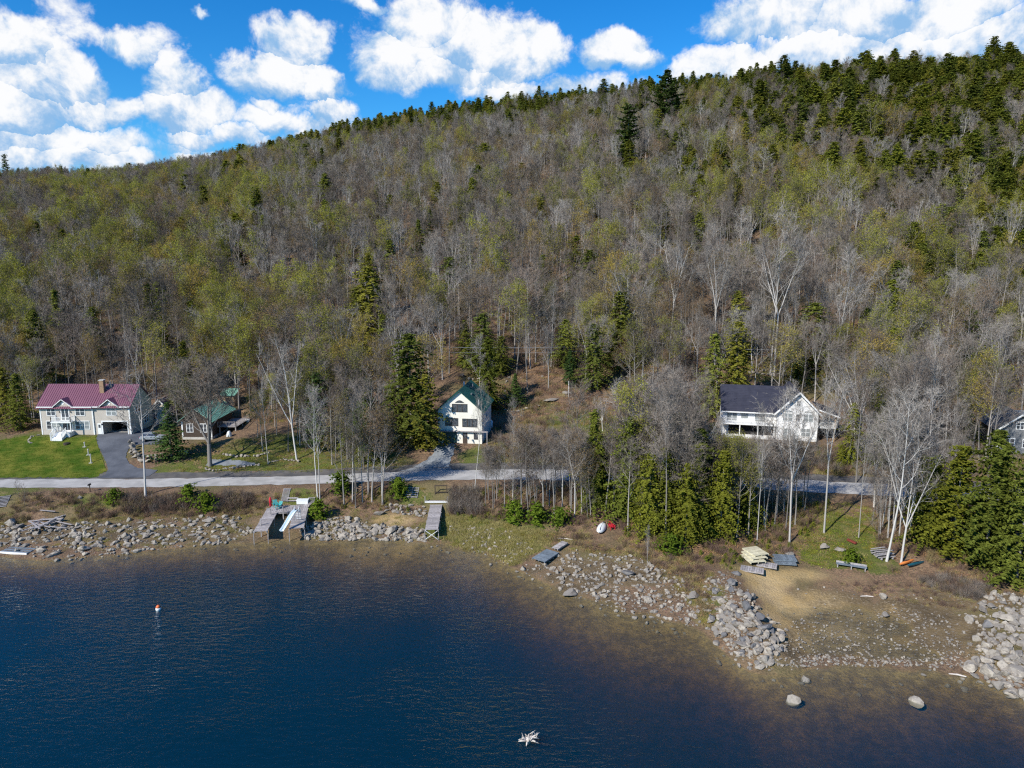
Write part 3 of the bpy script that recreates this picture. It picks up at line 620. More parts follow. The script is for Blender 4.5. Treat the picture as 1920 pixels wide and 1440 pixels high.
# --- white house with the navy roof
h = thing('white_house', 'large white clapboard house with navy shingle roof and long balcony', 'house', H3, R(-13))
w_, dep, EV, AP = 7.3, 12.5, 5.7, 9.35
W = MB(); W.box(0, w_, 0, dep, -1.2, EV); W.prism([(0, EV), (w_, EV), (w_ / 2, AP)], .005, dep - .005)
W.box(-10, -.005, 2.2, 11, -1.2, 5.5); W.prismx([(2.2, 5.5), (11, 5.5), (6.6, 9.2)], -9.99, 0); W.build('wall', M['whitewall'], h)
rf = MB(); k_ = (AP - EV) / (w_ / 2)
for s_ in (-1, 1): xe = w_ / 2 + s_ * (w_ / 2 + .75); ze = EV - k_ * .75; rf.slab([(xe, -.7, ze), (w_ / 2, -.7, AP + .03), (w_ / 2, dep + .5, AP + .03), (xe, dep + .5, ze)], .12)
k2 = (9.2 - 5.5) / 4.4
rf.slab([(-10.5, 1.4, 5.5 - k2 * .8), (0.2, 1.4, 5.5 - k2 * .8), (2.6, 6.6, 9.25), (-10.5, 6.6, 9.25)], .12); rf.slab([(-10.5, 6.6, 9.25), (2.6, 6.6, 9.25), (.2, 11.6, 5.5 - k2 * .6), (-10.5, 11.6, 5.5 - k2 * .6)], .12)
rf = rf.build('roof', M['navy'], h)
MB().slab([(7.35, .2, 6.25), (11.2, .2, 4.95), (11.2, 8, 4.95), (7.35, 8, 6.25)], .12).build('porch_roof', M['navy'], rf)
T = MB()
for s_ in (-1, 1): T.bar((w_ / 2 + s_ * (w_ / 2 + .78), -.76, EV - k_ * .78), (w_ / 2, -.76, AP + .05), .1, .3)
T.box(-10.5, -.05, 1.3, 1.45, 4.62, 4.86); T.bar((7.4, .12, 6.1), (11.25, .12, 4.8), .1, .24)
for x in (-.03, w_ - .17): T.box(x, x + .2, -.05, .1, -.6, EV)
T.build('trim', M['white'], h)
window(h, 1.0, 2.7, 3.75, 5.2, glass='shade'); window(h, 4.75, 6.45, 3.75, 5.2, glass='shade'); window(h, 3.35, 4.05, 3.85, 5.1, panes=1); window(h, 3.35, 4.0, 6.8, 7.8, rows=2)
window(h, 1.1, 2.6, 5.5, 5.75, rows=1, tr=.07, glass='shade'); window(h, 4.85, 6.35, 5.5, 5.75, rows=1, tr=.07, glass='shade')
window(h, 4.5, 6.1, .9, 2.35, glass='shade'); d_ = window(h, 1.2, 2.7, .1, 2.2, rows=1, glass='shade'); d_.name = 'glass_door'
for x in (-9.2, -3.9): d_ = window(h, x, x + 1.9, 2.85, 4.75, 2.2, rows=1, glass='shade', tr=.14); d_.name = 'sliding_door'
window(h, -6.5, -5.2, 3.4, 4.7, 2.2, panes=1, glass='shade')
b = MB().box(-10.4, -.06, .3, 2.18, 2.45, 2.75).build('balcony', M['white'], h); rail(b, (-10.3, .4), (-.15, .4), 2.75, .95, step=.2); rail(b, (-10.3, .4), (-10.3, 2.1), 2.75, .95)
[MB().box(x, x + .18, .4, .58, -1.2, 2.45).build('balcony_post', M['white'], h) for x in (-10.2, -6.9, -3.5, -.5)]
MB().box(-8.8, -.2, 2.12, 2.19, .2, 2.1).build('under_balcony_shade', M['dark'], h); MB().box(-9.5, -.3, -.3, -.05, -1.2, .45).build('low_wall', M['white'], h)  # near-black panel: painted shade on the basement wall under the balcony
b = MB().box(w_ + .02, 10.8, .9, 7.5, 2.4, 2.62).build('porch', M['white'], h); rail(b, (w_ + .1, 1.0), (10.7, 1.0), 2.62, .95, step=.2); rail(b, (10.7, 1.0), (10.7, 7.4), 2.62, .95, step=.2)
[MB().box(x, x + .18, y, y + .18, -1.4, 5.2 if x > 10 else 5.9).build('porch_post', M['tanwood'], h) for x, y in ((10.5, 1.0), (10.5, 7.2), (7.6, 1.0))]
MB().box(7.5, 10.7, .98, 1.15, 4.75, 5.0).build('porch_beam', M['tanwood'], h)
# --- grey shingled house at the right edge
h = thing('grey_shingled_house', 'grey shingled house with white corner boards, half out of sight behind twigs', 'house', H4, R(-16))
W = MB(); W.box(0, 12, 0, 9, -1, 4.6); W.prism([(0, 4.6), (6.5, 4.6), (3.25, 7.2)], .005, 8.9); W.build('wall', M['greyshingle'], h)
rf = MB()
for s_ in (-1, 1): xe = 3.25 + s_ * 3.9; rf.slab([(xe, -.6, 4.1), (3.25, -.6, 7.25), (3.25, 9.3, 7.25), (xe, 9.3, 4.1)], .12)
rf.slab([(6.0, -.5, 4.3), (12.5, -.5, 4.3), (12.5, 4.5, 7.1), (3.6, 4.5, 7.1)], .12); rf.slab([(3.6, 4.5, 7.1), (12.5, 4.5, 7.1), (12.5, 9.5, 4.3), (6, 9.5, 4.3)], .12)
rf.build('roof', M['greyshingle'], h)
T = MB(); T.box(-.04, .25, -.05, .1, -.6, 4.4); T.box(6.4, 6.65, -.05, .1, -.6, 4.4)
for s_ in (-1, 1): T.bar((3.25 + s_ * 3.9, -.65, 4.1), (3.25, -.65, 7.3), .1, .26)
T.build('trim', M['white'], h)
window(h, 1.2, 2.6, 1.2, 2.7); window(h, 4, 5.4, 1.2, 2.7); window(h, 2.7, 3.8, 4.6, 5.8)
# ------------------------------------------------------------------ yard, road and shore objects
def planks(mb, L, W, n, z=0.0, th=.05, gap=.03, seed=1):
    q = random.Random(seed); w = L / n
    for i in range(n): mb.box(-W / 2 + q.uniform(-.02, .02), W / 2 + q.uniform(-.02, .02), i * w + gap / 2, (i + 1) * w - gap / 2, z - th + q.uniform(-.008, .008), z + q.uniform(-.008, .008))
    return mb
def heading(a, b): return math.atan2(-(b[0] - a[0]), b[1] - a[1])      # rotation that turns local +y along a -> b
def dock_run(parent, a, b, W, z, posts=2, mat='oldwood', z0=-.6):
    """a straight run of decking between two ground points, in world metres under an unrotated root"""
    o = Vector(parent.location); L = math.hypot(b[0] - a[0], b[1] - a[1]); rz = heading(a, b)
    mt = Matrix.Translation(Vector((a[0] - o.x, a[1] - o.y, z - o.z))) @ Matrix.Rotation(rz, 4, 'Z')
    def put(mb, nm, m_, kind=None):
        mb.v = [tuple(mt @ Vector(v)) for v in mb.v]; return mb.build(nm, M[m_], parent, kind=kind)
    put(planks(MB(), L, W, max(3, int(L / .28))), 'decking', mat, 'stuff')
    for s_ in (-1, 1): put(MB().box(s_ * (W / 2 - .12) - .05, s_ * (W / 2 - .12) + .05, 0, L, -.28, -.06), 'stringer', mat)
    for i in range(posts):
        for s_ in (-1, 1):
            y = .15 + (L - .3) * i / max(1, posts - 1); wx = mt @ Vector((s_ * (W / 2 - .02), y, 0)); g = float(gz(wx.x + o.x, wx.y + o.y)) - z - .3
            put(MB().box(s_ * (W / 2 + .05) - .05, s_ * (W / 2 + .05) + .05, y - .05, y + .05, min(g, -.5), .02), 'post', mat)
def stairs(name, label, cat, px, py, px2, py2, W, n, mat='oldwood'):
    a, b = gp(px, py), gp(px2, py2); o = thing(name, label, cat, a, heading(a, b)); L = math.hypot(b[0] - a[0], b[1] - a[1]); dz = b[2] - a[2]
    for i in range(n): MB().box(-W / 2, W / 2, L * i / n, L * i / n + L / n * .62, dz * (i + .6) / n + .14, dz * (i + .6) / n + .21).build('tread', M[mat], o)
    for s_ in (-1, 1): MB().bar((s_ * W / 2, 0, .06), (s_ * W / 2, L, dz + .12), .06, .22).build('stringer', M[mat], o)
    return o
# swim dock: two arms round a small sandy slip, deck behind
a1, b1 = gp(487, 1001), gp(512, 956)
sw = thing('swim_dock', 'grey wooden U-shaped swim dock with posts and a deck behind', 'dock', (gp(530, 975)[0], gp(530, 975)[1], .0))
zd = 2.1
A = at_z(488, 996, zd); B = at_z(513, 952, zd); C = at_z(575, 948, zd); Dd = at_z(556, 990, zd)
dock_run(sw, A, B, 2.0, zd, 3); dock_run(sw, (B[0] - .4, B[1] - .9), (C[0] + .6, C[1] - .9), 3.2, zd + .01, 3); dock_run(sw, (Dd[0], Dd[1]), (C[0] - .3, C[1] - 2.6), 2.2, zd - .02, 3)
for px, py in ((489, 985), (507, 966), (531, 962), (548, 962)):
    p = at_z(px, py, zd); o_ = sw.location; MB().box(p[0] - o_.x - .07, p[0] - o_.x + .07, p[1] - o_.y - .07, p[1] - o_.y + .07, -.2, zd + 1.1).build('mooring_post', M['oldwood'], sw)
stairs('shore_stairs', 'long narrow wooden stairs from the road down to the swim dock', 'stairs', 533, 942, 539, 917, 1.1, 12); stairs('shore_stairs', 'short wooden stairs beside the green shrub at the swim dock', 'stairs', 582, 949, 585, 934, 1.0, 7)
p = at_z(568, 944, zd + .02); st = thing('storage_box', 'long white deck box at the back of the swim dock', 'box', p, 0); MB().box(-.95, .95, -.4, .4, 0, .62).build('body', M['whiteplastic'], st); MB().box(-1.0, 1.0, -.45, .45, .62, .74).build('lid', M['whiteplastic'], st)
p = at_z(548, 943, zd + .02); st = thing('wooden_bench', 'grey wooden bench beside the white deck box', 'bench', p, 0); MB().box(-1.0, 1.0, -.25, .25, .4, .48).build('seat', M['oldwood'], st); [MB().box(x - .05, x + .05, -.22, .22, 0, .4).build('leg', M['oldwood'], st) for x in (-.85, .85)]; MB().bar((-1, .26, .8), (1, .26, .8), .06, .25).build('backrest', M['oldwood'], st)
# furled red umbrella
p = at_z(508, 958, zd); st = thing('beach_umbrella', 'furled red umbrella standing on the swim dock', 'umbrella', p, 0)
MB().tube([(0, 0, 0), (0, 0, 2.5)], [.03, .03], 8).build('pole', M['metal'], st); MB().tube([(0, 0, .75), (.03, 0, .95), (.0, 0, 1.35), (.02, 0, 1.5), (0, 0, 2.1), (0, 0, 2.45)], [.10, .22, .14, .25, .19, .04], 9).build('canopy', M['red'], st, smooth=True)
def chair(px, py, z, rz, mat, label):
    p = at_z(px, py, z) if z else gp(px, py); st = thing('lawn_chair', label, 'chair', p, rz)
    MB().slab([(-.3, -.35, .40), (.3, -.35, .40), (.3, .25, .30), (-.3, .25, .30)], .04).build('seat', M[mat], st)
    for i in range(5): MB().bar((-.25 + .125 * i, .25, .33), (-.30 + .15 * i, .62, 1.05), .10, .03, (0, 1, .4)).build('back_slat', M[mat], st)
    for s_ in (-1, 1): MB().box(s_ * .38 - .07, s_ * .38 + .07, -.4, .4, .56, .60).build('armrest', M[mat], st); MB().box(s_ * .36 - .04, s_ * .36 + .04, -.38, -.28, 0, .56).build('leg', M[mat], st); MB().bar((s_ * .36, .1, .56), (s_ * .34, .5, 0), .07, .04).build('leg', M[mat], st)
chair(517, 950, zd, R(30), 'teal', 'teal lawn chair behind the furled red umbrella'); chair(523, 953, zd, R(-25), 'teal', 'teal lawn chair nearest the sandy slip'); chair(1147, 992, 0, R(20), 'red', 'red lawn chair beside the upturned white boat')
# slide
p = at_z(556, 985, zd); st = thing('water_slide', 'white and pale blue curved water slide on the swim dock', 'slide', (p[0], p[1], zd), R(8))
prof = [(0, 1.6, 1.95), (-.15, 1.2, 2.0), (-.45, .6, 1.85), (-.85, -.2, 1.35), (-1.25, -1.2, .75), (-1.55, -2.1, .35), (-1.7, -2.9, .25)]
m_ = MB()
for (x, y, z) in prof: m_.v += [(x - .36, y, z + .24), (x - .25, y, z), (x + .25, y, z), (x + .36, y, z + .24)]
for i in range(len(prof) - 1):
    for j in range(3): k = i * 4 + j; m_.f.append((k, k + 1, k + 5, k + 4))
ch = m_.build('chute', M['slideblue'], st, smooth=True); sm_ = ch.modifiers.new('thickness', 'SOLIDIFY'); sm_.thickness = .05
hp = MB()
for s_ in (-1, 1): hp.tube([(s_ * .38, 2.3, 0), (s_ * .38, 1.75, 2.0), (s_ * .36, 1.3, 2.75), (s_ * .34, .8, 2.6), (s_ * .36, .55, 2.0)], [.035] * 5, 6)
hp.build('handrail', M['whiteplastic'], st, smooth=True)
for i in range(6): MB().bar((-.36, 2.22 - .1 * i, .3 * i + .3), (.36, 2.22 - .1 * i, .3 * i + .3), .09, .04).build('rung', M['whiteplastic'], st)
for x, y, z in ((-.4, .9, 1.9), (.25, .9, 1.85), (-1.05, -.6, 1.1), (-1.35, -1.7, .5)): MB().bar((x, y, z), (x, y + .1, 0), .05).build('leg', M['metal'], st)
# straight pier
pr = thing('wooden_pier', 'narrow weathered grey pier with crossed end braces', 'dock', gp(812, 1000)); zd2 = 2.0
A = at_z(809, 993, zd2); B = at_z(818, 946, zd2); dock_run(pr, A, B, 2.0, zd2, 4)
o_ = pr.location
for s_ in (-1, 1): MB().bar((A[0] - o_.x - s_ * .95, A[1] - o_.y - .04, .1), (A[0] - o_.x + s_ * .95, A[1] - o_.y - .05 * (2 + s_), zd2 - o_.z - .12), .09, .06).build('cross_brace', M['whiteplastic'], pr)
pd = thing('pier_deck', 'square grey deck platform at the landward end of the pier', 'deck', gp(818, 938)); B2 = (B[0], B[1] + .15)
dock_run(pd, B2, (B2[0] + .3, B2[1] + 4.2), 3.6, zd2 + .5, 2); o_ = pd.location
MB().box(B2[0] - o_.x - 1.95, B2[0] - o_.x + 1.95, B2[1] - o_.y - .1, B2[1] - o_.y - .02, zd2 - o_.z + .3, zd2 - o_.z + .52).build('fascia', M['white'], pd)
for x in (-1.9, 1.9): MB().box(B2[0] - o_.x + x - .06, B2[0] - o_.x + x + .06, B2[1] - o_.y - .1, B2[1] - o_.y + .02, 0, zd2 - o_.z + 1.4).build('corner_post', M['oldwood'], pd)
p = gp(827, 926); st = thing('timber_frame', 'empty square timber frame behind the pier deck', 'frame', (p[0], p[1], p[2]), R(4))
for s_ in (-1, 1): MB().box(s_ * 1.0 - .07, s_ * 1.0 + .07, -.05, .05, -.2, 1.5).build('post', M['darkwood'], st)
for z in (.25, 1.4): MB().box(-1.1, 1.1, -.06, .06, z, z + .14).build('rail', M['darkwood'], st)
p = gp(771, 934); st = thing('pallet_steps', 'broad grey slatted steps left of the pier deck', 'steps', (p[0], p[1], p[2] + .05), R(-4))
for i in range(5): MB().box(-1.05, 1.05, .42 * i, .42 * i + .2, .26 * i + .1, .26 * i + .2).build('slat', M['oldwood'], st)
for x in (-1, 0, 1): MB().bar((x, -.05, .02), (x, 2.0, 1.2), .08, .12).build('stringer', M['oldwood'], st)
stairs('shore_stairs', 'wooden stairs on the bank left of the broken dock boards', 'stairs', 0, 953, 10, 931, 1.6, 8)
# floating dock and broken boards on the left
p = at_z(45, 1028, 0.15); st = thing('raft_frame', 'blue-grey slatted raft frame lying at the water edge', 'raft', (p[0], p[1], .18), R(-8))
for i in range(6): MB().box(-2.2, 2.2, -1.9 + .72 * i, -1.52 + .72 * i, .08, .16).build('slat', M['bluewood'], st)
for x in (-2.1, -.7, .7, 2.1): MB().box(x - .08, x + .08, -2.0, 2.2, -.14, .075).build('beam', M['bluewood'], st)
MB().box(-2.3, 2.3, -2.1, -1.98, -.1, .2).build('end_board', M['white'], st); MB().box(-2.1, 2.2, 2.2, 2.34, -.1, .24).build('end_board', M['white'], st)
q = random.Random(3); p = gp(78, 985); st = thing('collapsed_dock', 'collapsed heap of grey dock boards on the rocks', 'dock', (p[0], p[1], p[2] + .25), R(-20))
for i in range(16):
    x, y = q.uniform(-1.6, 1.6), q.uniform(-1.5, 1.8); L = q.uniform(1.2, 2.6); a = q.gauss(R(100) if i % 3 else R(10), .25)
    MB().bar((x - math.cos(a) * L, y - math.sin(a) * L, .08 + .05 * i * .6), (x + math.cos(a) * L, y + math.sin(a) * L, .1 + q.uniform(0, .5)), .24, .06).build('board', M['oldwood'], st)
for px, py, L, rz, l in ((120, 985, 3.5, 70, 'loose pale plank right of the collapsed dock'), (108, 993, 3.0, 82, 'loose pale plank below the collapsed dock'), (90, 962, 2.6, 85, 'weathered plank on the bank above the collapsed dock')):
    p = gp(px, py, .35); o = MB().bar((0, -L / 2, 0), (0, L / 2, .12), .24, .06).build('loose_plank', M['oldwood']); place(o, p, R(rz)); tag(o, l, 'plank')
# upturned boat
p = gp(1128, 992, .12); bt = thing('upturned_boat', 'white rowing boat lying upside down at the wood edge', 'boat', p, R(-18))
def hull(L, W, Hh, n=13, m=8, pw=.6):
    mb = MB()
    for i in range(n):
        f = i / (n - 1); y = (f - .5) * L; w = W / 2 * max(.02, (1 - abs(2 * f - 1) ** 2.4)) ** pw; hh = Hh * max(.15, (1 - abs(2 * f - 1) ** 3)) ** .5
        for j in range(m + 1): a = math.pi * j / m; mb.v.append((w * math.cos(a), y, hh * math.sin(a)))
    for i in range(n - 1):
        for j in range(m): k = i * (m + 1) + j; mb.f.append((k, k + 1, k + m + 2, k + m + 1))
    return mb
hull(3.9, 1.35, .55).build('hull', M['whiteplastic'], bt, smooth=True); MB().bar((0, -1.8, .28), (0, 1.8, .28), .06, .62).build('keel', M['whiteplastic'], bt)
def kayak(px, py, rz, mat, label, tilt):
    p = gp(px, py, .3); k = thing('kayak', label, 'kayak', p, R(rz)); k.rotation_euler = (0, R(tilt), R(rz))
    hull(3.2, .72, .26, 15, 8, .8).build('hull', M[mat], k, smooth=True)
    lo = hull(3.2, .72, -.16, 15, 8, .8); lo.build('deck', M[mat], k, smooth=True)
    c_ = MB(); c_.tube([(.26 * math.cos(t_ * .5236), .55 * math.sin(t_ * .5236), -.175 - .0 * t_) for t_ in range(13)], [.035] * 13, 5); c_.build('cockpit_rim', M['black'], k)
kayak(1700, 1057, -62, 'orange', 'orange kayak on its side at the foot of the leaning birch', 150); kayak(1717, 1060, -68, 'kayakblue', 'dark teal kayak lying beside the orange kayak', 145)
# dock sections lying on the shore
def section(px, py, W, L, rz, mat, label, n, z=.25, name='dock_section', tilt=0):
    p = gp(px, py, z); o = thing(name, label, 'dock section', p, R(rz)); o.rotation_euler = (R(tilt), 0, R(rz))
    mb = MB(); planks(mb, L, W, n, .12, .05, .03, n); mb.v = [(x, y - L / 2, zz) for x, y, zz in mb.v]; mb.build('decking', M[mat], o, kind='stuff')
    for x in (-W / 2 + .06, 0, W / 2 - .06): MB().box(x - .05, x + .05, -L / 2, L / 2, -.1, .06).build('stringer', M[mat], o)
    return o
section(1023, 1048, 2.2, 3.6, -38, 'bluewood', 'wide blue-grey dock section on the boulders', 14, .45, tilt=3); section(1050, 1028, 1.1, 2.6, -40, 'oldwood', 'narrow pale dock section butted against the wide blue-grey one', 10, .4, tilt=4)
for i in range(3): section(1412 + 2 * i, 1052 - 4 * i, 2.3, 2.9, 10 + 4 * i, 'creamwood', ('bottom', 'middle', 'top')[i] + ' cream dock section of the stack behind the beach', 11, .38 + .2 * i)
section(1410, 1071, 1.6, 3.0, 68, 'oldwood', 'grey dock section lying under the cream stack at the sand', 10, .22); section(1438, 1062, 1.5, 2.6, 65, 'oldwood', 'grey dock section between cream stack and blue-grey stack', 9, .2)
for i in range(2): section(1470 + i, 1056 - 4 * i, 1.9, 2.9, 82, 'bluewood', ('lower', 'upper')[i] + ' blue-grey dock section right of the cream stack', 11, .25 + .22 * i)
p = gp(1596, 1066, .1); st = thing('beach_bench', 'long low grey bench with a rail at the back of the beach', 'bench', p, R(-24))
for i in range(3): MB().box(-1.9, 1.9, -.28 + .2 * i, -.1 + .2 * i, .32, .38).build('seat_board', M['bluewood'], st)
MB().box(-1.9, 1.9, .33, .39, .25, .62).build('back_board', M['oldwood'], st); [MB().box(x - .06, x + .06, -.25, .3, -.15, .32).build('leg', M['oldwood'], st) for x in (-1.7, 0, 1.7)]
p = gp(1655, 1043, .05); st = thing('lumber_rack', 'rack of loose grey boards between the white birch and the bench', 'lumber', p, R(10)); q = random.Random(9)
for i in range(12): y = -.9 + .35 * (i % 6); z = .25 + .35 * (i // 6) + .1 * (i % 3); MB().bar((-1.3 + q.uniform(-.3, .3), y, z), (1.2 + q.uniform(-.3, .3), y + q.uniform(-.2, .2), z + q.uniform(-.05, .1)), .2, .06).build('board', M['oldwood'], st)
for x in (-.9, .8): MB().box(x - .06, x + .06, -1.1, 1.2, -.1, .22).build('bearer', M['oldwood'], st)
p = gp(1597, 1018, .2); o = MB().bar((0, -.7, 0), (0, .7, .1), .35, .25).build('rusty_beam', M['rustred']); place(o, p, R(30)); tag(o, 'short rusty red beam lying on the moss', 'beam')
for px, py, L, rz, l in ((1625, 1120, 1.6, 85, 'pale short plank stranded on the mud of the cove'), (1060, 1012, 2.4, 75, 'bleached driftwood pole above the dock sections'), (1795, 1268, 1.6, 70, 'bleached driftwood stick at the waterline by the boulder pile')):
    p = gp(px, py, .12); o = MB().tube([(0, -L / 2, 0), (.05, 0, .05), (0, L / 2, .0)], [.07, .1, .05], 7).build('driftwood_log', M['driftwood']); place(o, p, R(rz)); tag(o, l, 'driftwood')
# buoy and drifting stump
p = at_z(297, 1143, 0); st = thing('mooring_buoy', 'small white and orange mooring buoy afloat on the lake', 'buoy', p)
MB().tube([(0, 0, -.25), (0, 0, -.15), (0, 0, .1), (0, 0, .28)], [.12, .27, .33, .30], 12).build('float_body', M['whiteplastic'], st, smooth=True); MB().tube([(0, 0, .28), (0, 0, .5), (0, 0, .62)], [.30, .22, .05], 12).build('float_cap', M['buoyorange'], st, smooth=True)
p = at_z(990, 1390, 0); q = random.Random(12); mb = MB()
for i in range(15):
    a = 6.283 * i / 15 + q.uniform(-.3, .3); L = q.uniform(.5, 1.05); u = q.uniform(.1, .75)
    p1, p2, p3 = Vector((0, 0, .05)), Vector((math.cos(a) * L * .5, math.sin(a) * L * .4, u * .5)), Vector((math.cos(a) * L, math.sin(a) * L * .7, u * q.uniform(.4, 1.5) - .1))
    mb.tube([p1, p2, p3], [.11, .07, .02], 6)
    p4 = p2.lerp(p3, .4); mb.tube([p4, p4 + Vector((q.gauss(0, .2), q.gauss(0, .2), .3))], [.035, .01], 5)
mb.tube([(0, .4, -.3), (0, 0, .05), (0, -.1, .25)], [.22, .22, .14], 8)
o = mb.build('driftwood_stump', M['driftwood'], smooth=True); place(o, p); o.scale = (1.15, 1.15, 1.5); tag(o, 'bleached root stump sticking out of the open lake', 'stump')
# mailbox, lawn posts, fire pit, garden box, propane tank, tarp
p = gp(169, 922); st = thing('mailbox', 'black mailbox on a post at the road edge below the lawn', 'mailbox', p); MB().box(-.06, .06, -.06, .06, -.3, 1.15).build('post', M['darkwood'], st)
mb = MB(); mb.prism([(-.14, 0), (.14, 0), (.14, .16), (.07, .26), (-.07, .26), (-.14, .16)], -.35, .3); mb.v = [(x, y, z + 1.15) for x, y, z in mb.v]; mb.build('box', M['black'], st)
for px, py, hh, l in ((171, 868, 1.75, 'tall stone lantern post low on the lawn'), (166, 853, 1.2, 'middle stone post on the lawn'), (159, 838, 1.0, 'small stone post high on the lawn')):
    p = gp(px, py); st = thing('stone_post', l, 'garden post', p); MB().box(-.3, .3, -.3, .3, -.2, .08).build('base', M['concrete'], st); MB().tube([(0, 0, .1), (0, 0, hh * .8), (0, 0, hh * .82), (0, 0, hh)], [.11, .09, .15, .1], 10).build('shaft', M['concrete'], st)
p = gp(125, 833); st = thing('fire_pit', 'dark round fire pit on the lawn', 'fire pit', p); MB().tube([(0, 0, -.1), (0, 0, .28), (0, 0, .3)], [.55, .6, .5], 14).build('ring', M['darkwood'], st); MB().tube([(0, 0, .305), (0, 0, .32)], [.45, .4], 12).build('ash_bed', M['dark'], st)
p = gp(343, 858); st = thing('well_house', 'tiny brown well house with green roof beside the road', 'hut', p, R(25)); MB().box(-.6, .6, -.6, .6, -.3, 1.1).build('wall', M['darkwood'], st)
for s_ in (-1, 1): MB().slab([(s_ * .85, -.75, .95), (0, -.75, 1.65), (0, .75, 1.65), (s_ * .85, .75, .95)], .06).build('roof_slope', M['pale_green'], st)
p = gp(920, 803); st = thing('propane_tank', 'upright white propane tank at the corner of the cream house', 'tank', p); MB().tube([(0, 0, .05), (0, 0, .15), (0, 0, 1.5), (0, 0, 1.75), (0, 0, 1.85)], [.35, .48, .48, .3, .1], 14).build('cylinder', M['whiteplastic'], st, smooth=True); MB().tube([(0, 0, 1.85), (0, 0, 2.0)], [.16, .16], 10).build('valve_collar', M['metal'], st)
p = gp(430, 818); st = thing('covered_grill', 'white tarp-covered grill in front of the cabin deck', 'grill', p); mb = hull(1.3, 1.0, 1.15, 9, 8, .4); mb.build('cover', M['whiteplastic'], st); [MB().box(x - .04, x + .04, y - .04, y + .04, -.2, .1).build('leg', M['metal'], st) for x in (-.3, .3) for y in (-.45, .45)]
for px, py, l in ((452, 793, 'left white tyre-like planter under the cabin deck end'), (464, 791, 'right white planter at the tree foot by the cabin deck')):
    p = gp(px, py); o = MB().tube([(0, 0, -.1), (0, 0, .1), (0, 0, .45), (0, 0, .5), (0, 0, .35)], [.35, .42, .5, .4, .05], 12).build('garden_planter', M['whiteplastic']); place(o, p); tag(o, l, 'planter')
# car
p = gp(287, 826, .06); car = thing('parked_car', 'silver estate car parked on the asphalt beside the cottage', 'car', p, R(6))
sec = [(-2.25, .45, .72), (-2.15, .35, .95), (-1.3, .32, 1.02), (1.35, .32, 1.0), (2.1, .35, .88), (2.25, .45, .68)]
mb = MB(); prof_ = [(-2.25, .35), (-2.28, .7), (-2.1, .98), (-1.2, 1.05), (1.0, 1.02), (1.95, .9), (2.25, .72), (2.25, .35)]
mb.prism(prof_, -.86, .86); bd = mb.build('body', M['silver'], car); bv = bd.modifiers.new('edges', 'BEVEL'); bv.width = .07; bv.segments = 2
mb = MB(); mb.v = [(-2.0, -.78, 1.03), (.95, -.78, 1.03), (.95, .78, 1.03), (-2.0, .78, 1.03), (-1.7, -.62, 1.5), (.25, -.62, 1.5), (.25, .62, 1.5), (-1.7, .62, 1.5)]
mb.f = [(0, 1, 5, 4), (1, 2, 6, 5), (2, 3, 7, 6), (3, 0, 4, 7), (4, 5, 6, 7)]; mb.build('cabin_glass', M['glass'], car)
MB().box(-1.72, .27, -.63, .63, 1.495, 1.55).build('roof_panel', M['silver'], car)
for x in (-1.4, 1.4):
    for y in (-.84, .84):
        w = MB().tube([(x, y - .11, .33), (x, y + .11, .33)], [.33, .33], 14).build('wheel', M['rubber'], car); MB().tube([(x, y - .12 if y < 0 else y + .10, .33), (x, y - .10 if y < 0 else y + .12, .33)], [.2, .2], 10).build('rim', M['metal'], w)
for y in (-.6, .6): MB().box(2.2, 2.275, y - .2, y + .2, .6, .76).build('headlight', M['whiteplastic'], car); MB().box(-2.3, -2.22, y - .18, y + .18, .65, .85).build('tail_light', M['red'], car)
# stepping stones, garden walls
def stone_mesh(seed, sx=1, sy=1, sz=.7, sub=2, chop=3):
    q = random.Random(seed); bm = bmesh.new(); bmesh.ops.create_icosphere(bm, subdivisions=sub, radius=.5)
    pl = [(Vector((q.gauss(0, 1), q.gauss(0, 1), q.gauss(0, .8))).normalized(), q.uniform(.20, .40)) for _ in range(chop + 8)]
    for v in bm.verts:
        for n_, d_ in pl:
            e = v.co.dot(n_) - d_
            if e > 0: v.co -= n_ * e
        v.co += Vector((q.gauss(0, .012), q.gauss(0, .012), q.gauss(0, .012)))
        v.co = Vector((v.co.x * sx, v.co.y * sy, v.co.z * sz))
    me = bpy.data.meshes.new('stone'); bm.to_mesh(me); bm.free(); return me
def rock_mat(name, a, b, c3):
    m = bpy.data.materials.new(name); m.use_nodes = True; t = m.node_tree; bs = t.nodes['Principled BSDF']; bs.inputs['Roughness'].default_value = .9; bs.inputs['Specular IOR Level'].default_value = .2
    oi = nd(t, 'ShaderNodeObjectInfo'); tcn = nd(t, 'ShaderNodeTexCoord'); geo = nd(t, 'ShaderNodeNewGeometry')
    n1 = noise(t, tcn.outputs['Object'], 3.2, 5, .65); n2 = noise(t, tcn.outputs['Object'], 14, 4, .6)
    c = mixc(t, oi.outputs['Random'], a, b); c = mixc(t, sstep(t, n1.outputs[0], .45, .68, 0, .75), c, c3); c = mixc(t, sstep(t, n2.outputs[0], .5, .75, 0, .5), c, tuple(x * .55 for x in a))
    ps = nd(t, 'ShaderNodeSeparateXYZ'); lk(t, geo.outputs['Position'], ps.inputs[0]); c = mixc(t, sstep(t, mth(t, 'ADD', ps.outputs[2], mth(t, 'MULTIPLY', n1.outputs[0], .15)), .16, .03, 0, .6), c, (.10, .085, .05))
    lk(t, c, bs.inputs['Base Color']); bn = nd(t, 'ShaderNodeBump'); bn.inputs['Distance'].default_value = .06; bn.inputs['Strength'].default_value = .7; lk(t, mth(t, 'ADD', n2.outputs[0], n1.outputs[0]), bn.inputs['Height']); lk(t, bn.outputs[0], bs.inputs['Normal'])
    return m
